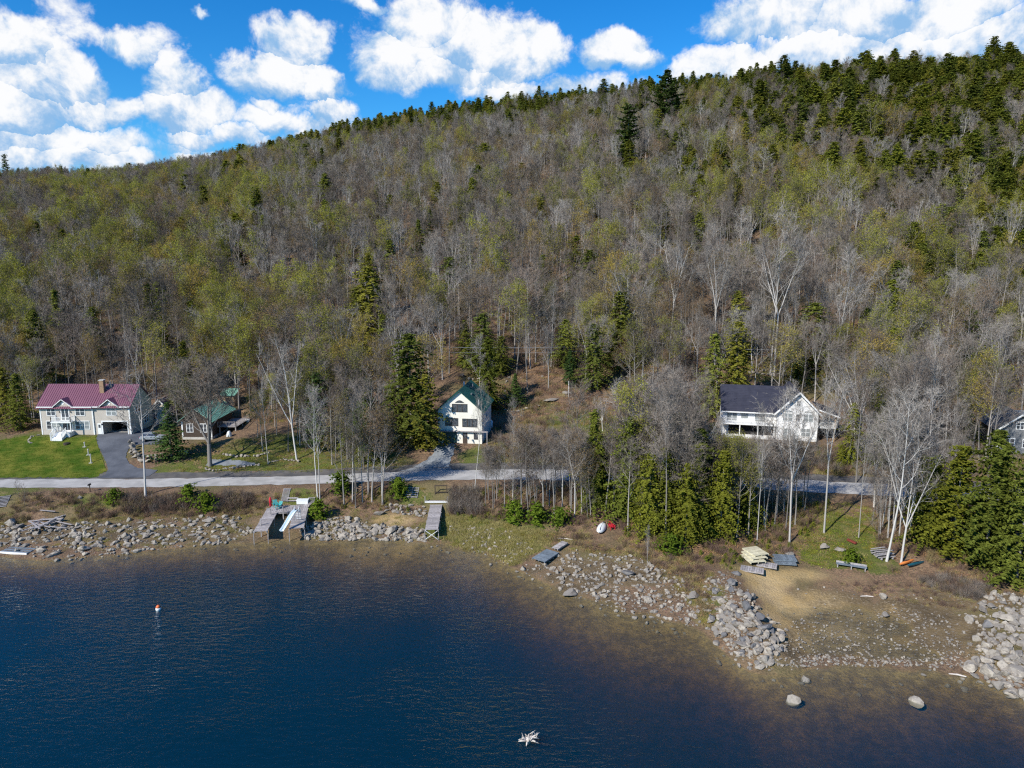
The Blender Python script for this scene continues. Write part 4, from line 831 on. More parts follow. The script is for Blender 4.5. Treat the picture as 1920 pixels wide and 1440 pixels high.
M['rock'] = rock_mat('granite', (.385, .34, .28), (.21, .19, .168), (.165, .138, .108)); M['darkrock'] = rock_mat('dark_granite', (.17, .165, .165), (.12, .118, .12), (.22, .20, .18))
SHAPES = [(1, .8, .62), (1.2, .8, .5), (.9, 1, .7), (1.3, .75, .55), (1, 1.1, .45), (.85, .8, .8), (1.35, .9, .4), (1.1, 1, .6)]
STN = [stone_mesh(300 + i, *s_) for i, s_ in enumerate(SHAPES)]; STD = [m_.copy() for m_ in STN]
for m_ in STN: m_.materials.append(M['rock'])
for m_ in STD: m_.materials.append(M['darkrock'])
def garden_wall(label, pts, size, rows, seed):
    q = random.Random(seed); P_ = resample([gp(*p)[:2] for p in pts], max(2, int(sum(math.dist(gp(*a)[:2], gp(*b)[:2]) for a, b in zip(pts, pts[1:])) / (size * .8))))
    x0, y0 = P_[len(P_) // 2]; z0 = float(gz(x0, y0)); w = thing('stone_wall', label, 'stone wall', (x0, y0, z0))
    for r_ in range(rows):
        for i, (x, y) in enumerate(P_):
            s_ = size * q.uniform(.75, 1.3); o = bpy.data.objects.new('stone', q.choice(STN)); COL.objects.link(o); o.parent = w
            o.location = (x - x0 + q.gauss(0, .1), y - y0 + r_ * size * .35 + q.gauss(0, .1), float(gz(x, y)) - z0 + (r_ + .35) * size * .55); o.rotation_euler = (q.gauss(0, .2), q.gauss(0, .2), q.random() * 6.28); o.scale = (s_,) * 3
garden_wall('curved retaining wall of big pale boulders inside the asphalt drive bend', [(246, 838), (248, 850), (256, 862), (268, 866), (285, 866), (305, 862)], 1.35, 2, 1)
garden_wall('low pale stone edging beneath the broad bare maple', [(385, 880), (400, 884), (430, 879), (465, 874), (485, 872)], .7, 1, 2); garden_wall('low stone wall above the gravel path in front of the cabin', [(420, 853), (450, 857), (480, 856), (505, 850)], .8, 1, 3)
garden_wall('short curved stone edging at the left end of the maroon-roofed house', [(75, 816), (58, 820), (52, 827), (58, 832)], .6, 1, 4); garden_wall('broken row of stones on the leafy bank behind the round spruce', [(880, 712), (905, 712), (925, 716)], 1.1, 1, 5)
garden_wall('stone wall uphill of the white house between the tall trunks', [(1370, 697), (1420, 702), (1470, 705), (1530, 712), (1560, 720)], 1.2, 1, 6); garden_wall('row of stones on the grass bank above the road', [(505, 868), (530, 862), (560, 866)], .7, 1, 7)
garden_wall('stones around the round spruce', [(945, 770), (965, 774), (985, 768), (1010, 762)], 1.0, 1, 8)
o = bpy.data.objects.new('flat_boulder', STN[6]); COL.objects.link(o); place(o, gp(1030, 752, .25), .5); o.scale = (4.2, 3.2, 1.6); tag(o, 'large pale flat ledge on the bank right of the round spruce', 'boulder')
# utility poles and wires
PO = []
for px, pb, pt, l in ((720, 745, 632, 'tall grey utility pole left of the cream house'), (910, 708, 648, 'grey utility pole behind the cream house'), (1207, 682, 636, 'grey utility pole at the end of the leafy bank'), (1157, 693, 662, 'short broken utility pole by the leafy bank'), (1066, 745, 714, 'white marker post on the leafy bank'), (1470, 697, 652, 'grey utility pole behind the white house'), (1655, 720, 640, 'grey utility pole in the wood right of the white house')):
    p = gp(px, pb); d = p[1] * CP - (p[2] - CAMZ) * SP; Hh = (pb - pt) * d / FPX; st = thing('utility_pole', l, 'pole', p); MB().tube([(0, 0, -.5), (0, 0, Hh)], [.16, .12] if 'marker' not in l else [.06, .05], 8).build('shaft', M['pole'] if 'white' not in l else M['white'], st)
    if 'broken' not in l and 'marker' not in l: MB().box(-.9, .9, -.06, .06, Hh - .6, Hh - .45).build('crossarm', M['pole'], st); PO.append((p[0], p[1], p[2] + Hh))
PO.sort()
for i, (a, b) in enumerate(zip(PO, PO[1:])):
    for k, dz in enumerate((-.35, -.42, -1.6)):
        pts = []
        for j in range(17): f = j / 16; pts.append((lerp(a[0], b[0], f) + (-.7, .7, 0)[k], lerp(a[1], b[1], f), lerp(a[2], b[2], f) + dz - 1.1 * 4 * f * (1 - f) * .6))
        o = MB().tube(pts, [.03] * 17, 4).build('power_line', M['wire']); tag(o, ('left upper', 'right upper', 'lower')[k] + ' power line on the ' + ('first', 'second', 'third', 'fourth')[i] + ' span of the pole row', 'wire')

def scatter(name, col, vs, ids, rots, scls, label, cat, zs=None):
    me = bpy.data.meshes.new(name); me.from_pydata(vs, [], [])
    for nm, ty, arr in (('idx', 'INT', ids), ('rot', 'FLOAT', rots), ('scl', 'FLOAT', scls)):
        a_ = me.attributes.new(nm, ty, 'POINT'); a_.data.foreach_set('value', arr)
    o = bpy.data.objects.new(name, me); COL.objects.link(o); tag(o, label, cat); o['kind'] = 'stuff'
    ng = bpy.data.node_groups.new(name, 'GeometryNodeTree')
    ng.interface.new_socket('Geometry', in_out='INPUT', socket_type='NodeSocketGeometry'); ng.interface.new_socket('Geometry', in_out='OUTPUT', socket_type='NodeSocketGeometry')
    gi, go_ = ng.nodes.new('NodeGroupInput'), ng.nodes.new('NodeGroupOutput')
    ip = ng.nodes.new('GeometryNodeInstanceOnPoints'); ci = ng.nodes.new('GeometryNodeCollectionInfo')
    ci.inputs['Collection'].default_value = col; ci.inputs['Separate Children'].default_value = True; ci.inputs['Reset Children'].default_value = True
    def na(nm, ty):
        n = ng.nodes.new('GeometryNodeInputNamedAttribute'); n.data_type = ty; n.inputs[0].default_value = nm; return n.outputs[0]
    cx = ng.nodes.new('ShaderNodeCombineXYZ'); ng.links.new(na('rot', 'FLOAT'), cx.inputs[2])
    ng.links.new(gi.outputs[0], ip.inputs['Points']); ng.links.new(ci.outputs[0], ip.inputs['Instance']); ip.inputs['Pick Instance'].default_value = True
    ng.links.new(na('idx', 'INT'), ip.inputs['Instance Index']); ng.links.new(cx.outputs[0], ip.inputs['Rotation']); ng.links.new(na('scl', 'FLOAT'), ip.inputs['Scale'])
    ng.links.new(ip.outputs[0], go_.inputs[0])
    md = o.modifiers.new('scatter', 'NODES'); md.node_group = ng
    return o
# ------------------------------------------------------------------ boulders and stones of the shore
rk = random.Random(21); stones = []
def inside(poly, a, b):
    ins = False
    for (x1, y1), (x2, y2) in zip(poly, poly[1:] + poly[:1]):
        if (y1 > b) != (y2 > b) and a < (x2 - x1) * (b - y1) / (y2 - y1) + x1: ins = not ins
    return ins
ROCKZ = [([(0, 985), (100, 982), (250, 975), (450, 965), (475, 1000), (420, 1022), (270, 1034), (150, 1052), (80, 1052), (-30, 1015)], 1100, .2, 1.45, 'on the rocky shore below the road and lawn', 3.0),
         ([(556, 1000), (600, 975), (650, 968), (700, 985), (800, 990), (800, 1018), (700, 1014), (580, 1014)], 700, .22, 1.5, 'on the rocky shore between swim dock and pier', 2.6),
         ([(720, 945), (800, 950), (800, 970), (760, 968), (722, 958)], 60, .4, 1.2, 'above the small sand patch left of the pier', 1.6),
         ([(830, 980), (960, 995), (1000, 1030), (960, 1060), (880, 1036)], 260, .2, .85, 'in the sedge right of the pier', 2.5),
         ([(990, 1060), (1080, 1035), (1200, 1045), (1280, 1085), (1310, 1130), (1300, 1172), (1180, 1150), (1080, 1115)], 950, .16, 1.05, 'in the boulder field around the blue-grey dock section', 2.6),
         ([(1330, 1090), (1370, 1072), (1400, 1110), (1445, 1170), (1465, 1200), (1445, 1250), (1390, 1240), (1340, 1180)], 800, .22, 1.3, 'on the stone jetty left of the cove', 2.4),
         ([(1440, 1190), (1520, 1150), (1680, 1140), (1770, 1155), (1830, 1230), (1700, 1250), (1500, 1246)], 1300, .07, .5, 'strewn on the mud of the cove', 2.4),
         ([(1440, 1236), (1530, 1228), (1640, 1234), (1740, 1232), (1830, 1240), (1830, 1254), (1700, 1250), (1560, 1250), (1450, 1252)], 420, .12, .6, 'on the low stone bar across the cove mouth', 2.6),
         ([(1460, 1100), (1800, 1100), (1800, 1160), (1460, 1180)], 90, .1, .6, 'on the upper mud of the cove', 3),
         ([(1845, 1105), (1920, 1115), (2010, 1150), (2020, 1320), (1910, 1312), (1840, 1280), (1825, 1150)], 700, .3, 1.6, 'in the boulder pile right of the cove', 2.2),
         ([(1380, 1245), (1880, 1255), (1900, 1320), (1450, 1300)], 46, .25, .9, 'half drowned in the shallows off the cove', 2.2),
         ([(60, 1045), (480, 1022), (830, 1022), (960, 1065), (1260, 1170), (1330, 1205), (1240, 1200), (900, 1060), (480, 1035), (60, 1065)], 110, .25, .9, 'half drowned along the waterline', 2.0),
         ([(880, 690), (1200, 690), (1300, 760), (1100, 750), (900, 730)], 40, .3, 1.2, 'on the leafy brown bank', 2.5), ([(1380, 690), (1640, 690), (1660, 760), (1560, 740)], 50, .3, 1.5, 'on the mossy slope behind the white house', 2.5)]
for zi, (poly, n, lo, hi, where, pw) in enumerate(ROCKZ):
    xs = [p[0] for p in poly]; ys = [p[1] for p in poly]; A_ = []
    while len(A_) < n:
        a, b = rk.uniform(min(xs), max(xs)), rk.uniform(min(ys), max(ys))
        if inside(poly, a, b): A_.append((a, b))
    G = gpv([a for a, _ in A_], [b for _, b in A_])
    for (x, y, z), (a, b) in zip(G, A_):
        if zi in (4, 5, 9): x, y = x + rk.gauss(0, .7), y + rk.gauss(0, .7); z = float(gz(x, y))
        s_ = lo + (hi - lo) * rk.random() ** pw; stones.append((s_ * FPX / math.hypot(x, y), x, y, z + (.06 if zi == 6 else 0), s_, where, zi))
FIX = [(1487, 1327, 1.9, 'square pale boulder alone in the open shallows', 0), (1716, 1334, 1.5, 'low yellowish boulder barely above the water', 0), (1178, 1078, 1.9, 'tall dark boulder in the boulder field', 1), (1068, 1116, 2.2, 'flat wet boulder at the waterline', 0), (1510, 1280, 1.6, 'pointed pale boulder in the shallows off the jetty', 0),
       (980, 1068, 1.2, 'white boulder at the water edge below the dock sections', 0), (1437, 1180, 2.0, 'big dark boulder at the tip of the jetty', 1), (1398, 1142, 1.9, 'big dark boulder in the middle of the jetty', 1), (1370, 1095, 1.8, 'dark boulder at the root of the jetty', 1), (1400, 1120, 1.7, 'dark slanting boulder on top of the jetty', 1), (1420, 1160, 1.8, 'dark wedge boulder on the jetty crest', 1),
       (1433, 1242, 1.7, 'pale boulder at the foot of the jetty tip', 0), (1388, 1210, 1.8, 'leaning pale boulder on the lake side of the jetty', 0), (735, 996, 2.6, 'long flat pale slab by the sand patch', 0), (712, 965, 1.9, 'rounded boulder at the top of the sand patch', 0), (765, 1003, 1.5, 'pale boulder left of the pier end', 0), (680, 998, 2.1, 'large grey boulder between the docks', 0), (585, 1004, 2.0, 'large grey boulder beside the slide', 0),
       (160, 1030, 1.9, 'round boulder at the waterline right of the raft', 0), (20, 985, 2.6, 'big pale boulder left of the collapsed dock', 0), (35, 990, 1.8, 'bluish split boulder beside the collapsed dock', 0), (235, 1008, 2.0, 'broad flat boulder on the shore below the mailbox', 0), (390, 978, 1.9, 'large boulder below the round shrubs', 0), (1300, 1120, 2.0, 'wide boulder at the right end of the boulder field', 0), (1215, 1125, 1.5, 'boulder at the lower edge of the boulder field', 0),
       (1655, 1122, 1.4, 'flat pale rock on the upper mud of the cove', 0), (1660, 1155, 1.4, 'wedge-shaped rock in the middle of the cove', 0), (1545, 1028, 1.9, 'flat lichen-grey ledge on the moss', 0), (1575, 1033, 1.7, 'second flat grey ledge beside the moss path', 0), (150, 935, 1.3, 'pale boulder under the mailbox', 0), (1480, 1040, 1.6, 'pale boulder behind the blue-grey dock sections', 0),
       (1850, 1262, 2.4, 'largest pale block at the foot of the boulder pile', 0), (1820, 1252, 2.0, 'slab at the tip of the boulder pile', 0), (1905, 1262, 2.1, 'tall block leaning in the boulder pile', 0), (1870, 1290, 1.8, 'block at the water in front of the boulder pile', 0), (1885, 1160, 2.0, 'angular block on top of the boulder pile', 0), (1850, 1175, 1.9, 'dark faced block in the boulder pile', 1), (1643, 716, 1.6, 'pale rock above the porch of the white house', 0), (1637, 757, 2.0, 'pale boulder on the grass right of the white house', 0),
       (865, 706, 2.2, 'bluish boulder behind the green roof', 0), (928, 704, 1.6, 'bluish boulder behind the round spruce', 0), (1062, 738, 2.0, 'bluish boulder at the foot of the leafy bank', 0)]
for px, py, s_, l, dk_ in FIX:
    p = gp(px, py); o = bpy.data.objects.new('boulder', rk.choice((STD if dk_ else STN)[:6])); COL.objects.link(o)
    zt_ = max(p[2], -.25) + s_ * .13; place(o, (p[0], p[1], zt_), rk.random() * 6.28, rk.gauss(0, .15), rk.gauss(0, .15)); o.scale = (s_,) * 3; tag(o, l, 'boulder')
stones.sort(reverse=True)
NB = 262
SIZEW = ((1.4, 'huge pale boulder '), (1.2, 'very big pale boulder '), (1.0, 'big pale boulder '), (.8, 'fair-sized grey boulder '), (.62, 'medium grey boulder '), (0, 'small grey stone '))
for _, x, y, z, s_, where, zi in stones[:NB]:
    o = bpy.data.objects.new('boulder', rk.choice(STD if (zi == 5 and rk.random() < .25) else STN)); COL.objects.link(o)
    place(o, (x, y, z + s_ * .12), rk.random() * 6.28, rk.gauss(0, .25), rk.gauss(0, .25)); o.scale = (s_,) * 3
    w = next(t_ for m_, t_ in SIZEW if s_ >= m_); tag(o, (w.replace('pale', 'dark').replace('grey', 'dark') if o.data in STD else w) + where, 'boulder', w + where)
stonecol = bpy.data.collections.new('stone_kinds'); q = random.Random(2)
for i, s_ in enumerate(SHAPES):
    m_ = stone_mesh(400 + i, *s_, sub=1); m_.materials.append(M['rock']); stonecol.objects.link(bpy.data.objects.new('pebble_%02d' % i, m_))

rest = stones[NB:]
scatter('shore_stones', stonecol, [(x, y, float(z) + s_ * .1) for _, x, y, z, s_, _, _ in rest], [rk.randrange(8) for _ in rest], [rk.random() * 6.28 for _ in rest], [s_ for _, x, y, z, s_, _, _ in rest], 'small loose stones and cobbles strewn along the whole shore', 'stones')
# ------------------------------------------------------------------ trees: prototypes
M['bark'] = fmat('grey_bark', (.30, .275, .25), (.17, .155, .14), .4, .2)
M['palebark'] = fmat('pale_bark', (.48, .45, .42), (.33, .31, .285), .35, .2)
M['birchbark'] = fmat('white_birch_bark', (.62, .595, .56), (.46, .44, .41), .25, .2)
M['twig'] = fmat('bare_twigs', (.235, .200, .168), (.122, .103, .088), .75, .5, c3=(.19, .145, .115))
M['paletwig'] = fmat('pale_twigs', (.295, .265, .235), (.19, .17, .152), .4, .5)
M['bud'] = fmat('spring_buds', (.305, .30, .038), (.215, .21, .05), .5, .6, .3, c3=(.33, .24, .05))
M['budbrown'] = fmat('rusty_buds', (.24, .145, .07), (.18, .14, .05), .4, .6, .2)
M['hemlock'] = fmat('hemlock_needles', (.20, .21, .028), (.115, .14, .026), .5, 1.0, .3)
M['darkneedle'] = fmat('dark_needles', (.215, .228, .04), (.14, .168, .036), .5, .9, .32, c3=(.25, .24, .04))
M['pine'] = fmat('pine_needles', (.095, .140, .036), (.070, .110, .036), .3, .8, .25)
M['spruce'] = fmat('spruce_needles', (.075, .120, .030), (.055, .095, .028), .3, .8, .2)
M['brightleaf'] = fmat('fresh_green_leaves', (.115, .165, .018), (.085, .125, .016), .3, .9, .2)
M['brush'] = fmat('dry_brush', (.185, .125, .095), (.125, .080, .062), .4, .6, c3=(.20, .16, .075))
M['drygrass'] = fmat('dry_sedge', (.36, .30, .125), (.24, .215, .08), .4, .7)

def gen_bare(seed, H=16, r=.17, start=.42, spread=.30, n1=13, n2=5, n3=6, n4=3, tw=.028, leaf=0, lsize=.16, up=.55, lean=.03, fork=0, twl=1.0, limb_in_crown=False):
    q = random.Random(seed); tr = MB(); cr = MB(); tips = []
    def rv(s): return Vector((q.gauss(0, s), q.gauss(0, s), q.gauss(0, s)))
    def path(p, d, L, n, w, up_):
        pts = [p]
        for i in range(n):
            d = (d + rv(w) + Vector((0, 0, up_ / n))).normalized(); p = p + d * (L / n); pts.append(p)
        return pts, d
    def twig(p, d, L, w):
        s = d.cross(rv(1)).normalized() * w; tip = p + d * L
        o = len(cr.v); cr.v += [tuple(p - s), tuple(p + s), tuple(tip)]; cr.f.append((o, o + 1, o + 2)); return tip
    def along(pts, f):
        x = f * (len(pts) - 1); i = min(int(x), len(pts) - 2); return pts[i].lerp(pts[i + 1], x - i), (pts[i + 1] - pts[i]).normalized()
    def limbs(pts, r0, H_, base, n_1, st):
        for k in range(n_1):
            f = st + (1 - st) * (k + q.random()) / n_1 * .97
            p, d = along(pts, f); a = q.random() * 6.283; tilt = q.uniform(.5, 1.05)
            side = Vector((math.cos(a), math.sin(a), 0)); bd = (d * math.cos(tilt) + side * math.sin(tilt)).normalized()
            L = H_ * spread * (1.15 - .75 * (f - st) / (1 - st)) * q.uniform(.7, 1.25)
            rr = r0 * (1 - f * .8) * .48
            bp, bd2 = path(p, bd, L, 4, .12, up)
            tr.tube(bp, [rr, rr * .75, rr * .55, rr * .36, rr * .16], 4, False)
            sub(bp, L, rr)
    def sub(bp, L, rr):
        for j in range(n2):
            g = .25 + .75 * (j + q.random()) / n2 * .98
            p2, d2 = along(bp, g); dd = (d2 + rv(.55) + Vector((0, 0, .15))).normalized(); L2 = L * q.uniform(.28, .55)
            sp_, sd2 = path(p2, dd, L2, 2, .15, up * .5); r2 = max(rr * .38, .012)
            tr.tube(sp_, [r2, r2 * .6, r2 * .25], 3, False)
            for m in range(n3):
                h = .15 + .85 * (m + q.random()) / n3 * .99
                p3, d3 = along(sp_, h); t3 = (d3 + rv(.6) + Vector((0, 0, .2))).normalized(); L3 = q.uniform(.55, 1.25) * twl
                tip = twig(p3, t3, L3, tw * q.uniform(.7, 1.1)); tips.append(tip)
                for x in range(n4):
                    p4 = p3.lerp(tip, q.uniform(.2, .9)); twig(p4, (t3 + rv(.55)).normalized(), L3 * q.uniform(.4, .75), tw * .62)
    dl = Vector((q.gauss(0, lean), q.gauss(0, lean), 1)).normalized()
    if fork:
        fz = H * fork; bp, d = path(Vector((0, 0, -.4)), dl, fz, 4, .02, .1)
        tr.tube(bp, [r * 1.25, r, r * .95, r * .9, r * .86], 7, False)
        nf = q.choice((3, 4))
        for k in range(nf):
            a = 6.283 * (k + q.random() * .5) / nf; sdv = Vector((math.cos(a), math.sin(a), 0)) * q.uniform(.12, .42)
            pts, _ = path(bp[-1], (d + sdv).normalized(), (H - fz) * q.uniform(.85, 1.05), 6, .05, .25)
            tr.tube(pts, [r * .66 * (1 - .145 * i) for i in range(7)], 5, False)
            limbs(pts, r * .66, H * .85, 0, max(5, int(n1 * 1.4) // nf), .12)
    else:
        pts, _ = path(Vector((0, 0, -.4)), dl, H + .4, 8, .022, .12)
        tr.tube(pts, [r * 1.3] + [r * (1 - .118 * i) for i in range(1, 9)], 6, False)
        limbs(pts, r, H, 0, n1, start)
    for i in range(leaf):
        p = q.choice(tips) + rv(.28); a, b = rv(1).normalized() * lsize, rv(1).normalized() * lsize
        o = len(cr.v); cr.v += [tuple(p), tuple(p + a), tuple(p + b)]; cr.f.append((o, o + 1, o + 2, -1))
    return tr, cr

def gen_conifer(seed, H=15, Rb=3.2, start=.08, step=.5, nb=7, droop=-.25, power=.85, frond=.62, ragged=.35, sides=6, dense=2, tall_tuft=False):
    q = random.Random(seed); tr = MB(); cr = MB()
    tr.tube([(0, 0, -.4), (0, 0, H * .5), (0, 0, H * .97)], [.011 * H, .007 * H, .012], sides, False)
    z = start * H; az0 = 0
    while z < H * .985:
        f = (z - start * H) / (H * (1 - start)); rad = (Rb * (1 - f) ** power + .12) * q.uniform(1 - ragged * .8, 1.15)
        if f < .1: rad *= .65 + 3.5 * f
        n = max(4, int(nb * (.6 + .4 * (1 - f))))
        for k in range(n):
            az_ = az0 + 6.283 * k / n + q.gauss(0, .25); L = rad * q.uniform(1 - ragged, 1.12) * (1 + .30 * math.sin(az_ * 2 + z * .55 + seed) + .16 * math.sin(az_ * 3 - z * 1.3))
            if q.random() < ragged * .22: continue
            o_ = Vector((math.cos(az_), math.sin(az_), 0)); s_ = Vector((-math.sin(az_), math.cos(az_), 0))
            rise = q.gauss(.10, .10) + .35 * f
            ns = max(2, int(L / .42)); zz = z + q.gauss(0, step * .3)
            for i in range(ns):
                u = (i + .6) / ns
                if u < .22 and L > 1.2: continue
                p = o_ * (L * u) + Vector((0, 0, zz + L * (rise * u + droop * u * u)))
                wd = frond * (.55 + .6 * (1 - u)) * q.uniform(.7, 1.2) * (.5 + .5 * min(1, rad))
                for sg in (-1, 1):
                    for r_ in range(dense):
                        tip = p + s_ * (sg * wd * q.uniform(.55, 1.1)) + o_ * wd * q.uniform(.15, .8) + Vector((0, 0, q.gauss(-.30, .25) * wd))
                        b1 = p - o_ * wd * q.uniform(.1, .35) + Vector((0, 0, q.gauss(0, .06))); b2 = p + o_ * wd * q.uniform(.35, .65) + Vector((0, 0, q.gauss(-.22, .18) * wd))
                        o = len(cr.v); cr.v += [tuple(b1), tuple(b2), tuple(tip)]; cr.f.append((o, o + 1, o + 2))
        az0 += 1.1; z += step * q.uniform(.75, 1.2) * (1 - .45 * f)
    o = len(cr.v); cr.v += [(-.12, 0, H * .93), (.12, 0, H * .93), (0, 0, H * 1.01)]; cr.f.append((o, o + 1, o + 2))
    return tr, cr

def fastmesh(name, parts):
    """parts: list of (MB, material index list or int), plus materials"""
    mbs, mats = parts
    vs, fs, mi = [], [], []
    for mb, k in mbs:
        o = len(vs); vs.extend(mb.v)
        for f in mb.f:
            if len(f) == 4 and f[3] == -1: fs.append((f[0] + o, f[1] + o, f[2] + o)); mi.append(k + 1)
            else: fs.append(tuple(i + o for i in f)); mi.append(k)
    me = bpy.data.meshes.new(name); me.from_pydata(vs, [], fs); me.update()
    for m in mats: me.materials.append(m)
    me.polygons.foreach_set('material_index', mi)
    return me
PROTO = {}      # kind -> list of (trunk mesh, crown mesh, height)
FARP = []       # (kind, object) joined prototypes for the distant wood
def add_proto(kind, gen, H, barkm, crownm, budm=None):
    tr, cr = gen
    tm = fastmesh('trunk', ([(tr, 0)], [barkm])); cm = fastmesh('crown', ([(cr, 0)], [crownm, budm or crownm]))
    tm.polygons.foreach_set('use_smooth', [True] * len(tm.polygons))
    PROTO.setdefault(kind, []).append((tm, cm, H))
farcol = bpy.data.collections.new('distant_wood_kinds')
def add_far(kind, gen, H, barkm, crownm, budm=None):
    tr, cr = gen
    me = fastmesh('wood', ([(tr, 0), (cr, 1)], [barkm, crownm, budm or crownm]))
    o = bpy.data.objects.new('wood_%02d' % len(FARP), me); farcol.objects.link(o); FARP.append((kind, H))

for s in range(6): add_proto('bare', gen_bare(10 + s, 16, .125, .38 + .06 * (s % 3), .26, 15, 6, 6, 3, tw=.022), 16, M['bark'], M['twig'])
for s in range(3): add_proto('maple', gen_bare(30 + s, 14, .24, .25, .40, 22, 10, 9, 4, tw=.024, up=.95, fork=.26), 14, M['bark'], M['twig'])
for s in range(4): add_proto('pale', gen_bare(40 + s, 17, .125, .42, .27, 14, 6, 6, 3, tw=.022, fork=(0, .45, .5, .35)[s]), 17, M['palebark'], M['paletwig'])
for s in range(3): add_proto('birch', gen_bare(50 + s, 15, .115, .40, .24, 13, 6, 6, 3, tw=.02, lean=.07, fork=(0, .3, .4)[s]), 15, M['birchbark'], M['paletwig'])
for s in range(3): add_proto('budding', gen_bare(60 + s, 15, .13, .30, .31, 15, 6, 6, 2, tw=.022, leaf=4200, lsize=.15), 15, M['bark'], M['twig'], M['bud'])
for s in range(2): add_proto('rusty', gen_bare(65 + s, 14, .12, .30, .29, 14, 6, 6, 2, tw=.022, leaf=3000, lsize=.12), 14, M['bark'], M['twig'], M['budbrown'])
for s in range(5): add_proto('sapling', gen_bare(70 + s, 8, .045, .15, .26, 13, 5, 5, 2, tw=.014, lean=.10), 8, M['bark'], M['twig'])
for s in range(4): add_proto('hemlock', gen_conifer(80 + s, 15, 4.0 + .5 * (s % 2), .03, .27, 9, -.40, (.48, .6, .42, .55)[s], .46, .52, dense=5), 15, M['bark'], M['hemlock'])
for s in range(3): add_proto('dark', gen_conifer(90 + s, 15, 4.0, .04, .34, 10, -.34, (.5, .62, .45)[s], .48, .46, dense=4), 15, M['bark'], M['darkneedle'])
for s in range(2): add_proto('spruce', gen_conifer(95 + s, 11, 2.6, .02, .28, 10, -.14, .85, .45, .2, dense=3), 11, M['bark'], M['spruce'])
for s in range(2): add_proto('pine', gen_conifer(100 + s, 20, 4.4, .15, .7, 8, -.02, .5, .85, .45, dense=4), 20, M['bark'], M['pine'])
for s in range(2): add_proto('leafy', gen_bare(110 + s, 9, .10, .2, .34, 14, 5, 6, 1, leaf=6000, lsize=.16), 9, M['bark'], M['twig'], M['brightleaf'])
for s in range(3): add_proto('shrub', gen_conifer(120 + s, 2.2, 1.5, .0, .17, 11, -.1, .42, .30, .35, dense=4), 2.2, M['bark'], M['brightleaf'])
for s in range(5): add_far('bare', gen_bare(210 + s, 15, .13, .44, .26, 14, 6, 6, 3, tw=.026), 15, M['bark'], M['twig'])
for s in range(3): add_far('pale', gen_bare(220 + s, 16, .145, .45, .25, 12, 5, 5, 2, tw=.028, fork=(0, .45, .5)[s]), 16, M['palebark'], M['paletwig'])
for s in range(3): add_far('budding', gen_bare(230 + s, 14, .13, .34, .32, 14, 5, 5, 1, tw=.03, leaf=2200, lsize=.19), 14, M['bark'], M['twig'], M['bud'])
for s in range(2): add_far('rusty', gen_bare(240 + s, 14, .13, .34, .32, 14, 5, 5, 1, tw=.03, leaf=1600, lsize=.15), 14, M['bark'], M['twig'], M['budbrown'])
for s in range(4): add_far('dark', gen_conifer(250 + s, 15, 4.4, .06, .42, 10, -.3, (.6, .5, .66, .45)[s], .62, .45, dense=4), 15, M['bark'], M['darkneedle'])
for s in range(2): add_far('hemlock', gen_conifer(260 + s, 14, 4.6, .05, .40, 10, -.34, (.5, .58)[s], .62, .45, dense=4), 14, M['bark'], M['hemlock'])
for s in range(2): add_far('sapling', gen_bare(270 + s, 7, .045, .2, .28, 12, 5, 4, 2, tw=.018, lean=.1), 7, M['bark'], M['twig'])
KIND_NAME = dict(bare='bare_hardwood_tree', maple='maple_tree', pale='aspen_tree', birch='birch_tree', budding='budding_tree', rusty='budding_tree', sapling='sapling',
                 hemlock='hemlock_tree', dark='hemlock_tree', spruce='spruce_tree', pine='pine_tree', leafy='leafing_tree', shrub='evergreen_shrub')
NTREE = [0]
def tree(kind, loc, H, label, group=None, rz=None, wid=1.0, lean=(0, 0), var=None, cat='tree'):
    ps = PROTO[kind]; k = NTREE[0] if var is None else var; NTREE[0] += 1
    tm, cm, h0 = ps[k % len(ps)]; s = H / h0
    o = thing(KIND_NAME[kind], label, cat, loc, trnd.random() * 6.283 if rz is None else rz, group)
    o.rotation_euler = Euler((lean[0], lean[1], o.rotation_euler.z), 'XYZ'); o.scale = (s * wid, s * wid, s)
    for nm, me in (('trunk', tm), ('crown', cm)):
        c = bpy.data.objects.new(nm, me); COL.objects.link(c); c.parent = o
    return o
trnd = random.Random(77)
def ptree(kind, px, pyb, pyt, label, wid=1.0, lean=0.0, var=None, rz=None, group=None, cat='tree'):
    """a tree standing on the ground under a photo pixel, as tall as the photo shows it"""
    p = gp(px, pyb); d = p[1] * CP - (p[2] - CAMZ) * SP; H = (pyb - pyt) * d / FPX * 1.02
    TAKEN.append((p[0], p[1], 1.6))
    return tree(kind, (p[0], p[1], p[2]), H, label, group, rz, wid, (0, lean), var, cat)
TAKEN = []
for o in list(COL.objects):
    if o.parent is None and o.get('category') in ('boat', 'chair', 'kayak', 'dock section', 'bench', 'lumber', 'stairs', 'mailbox', 'deck'):
        TAKEN += [(o.location.x, o.location.y, 1.2), (o.location.x, o.location.y - 2.2, 1.3)]
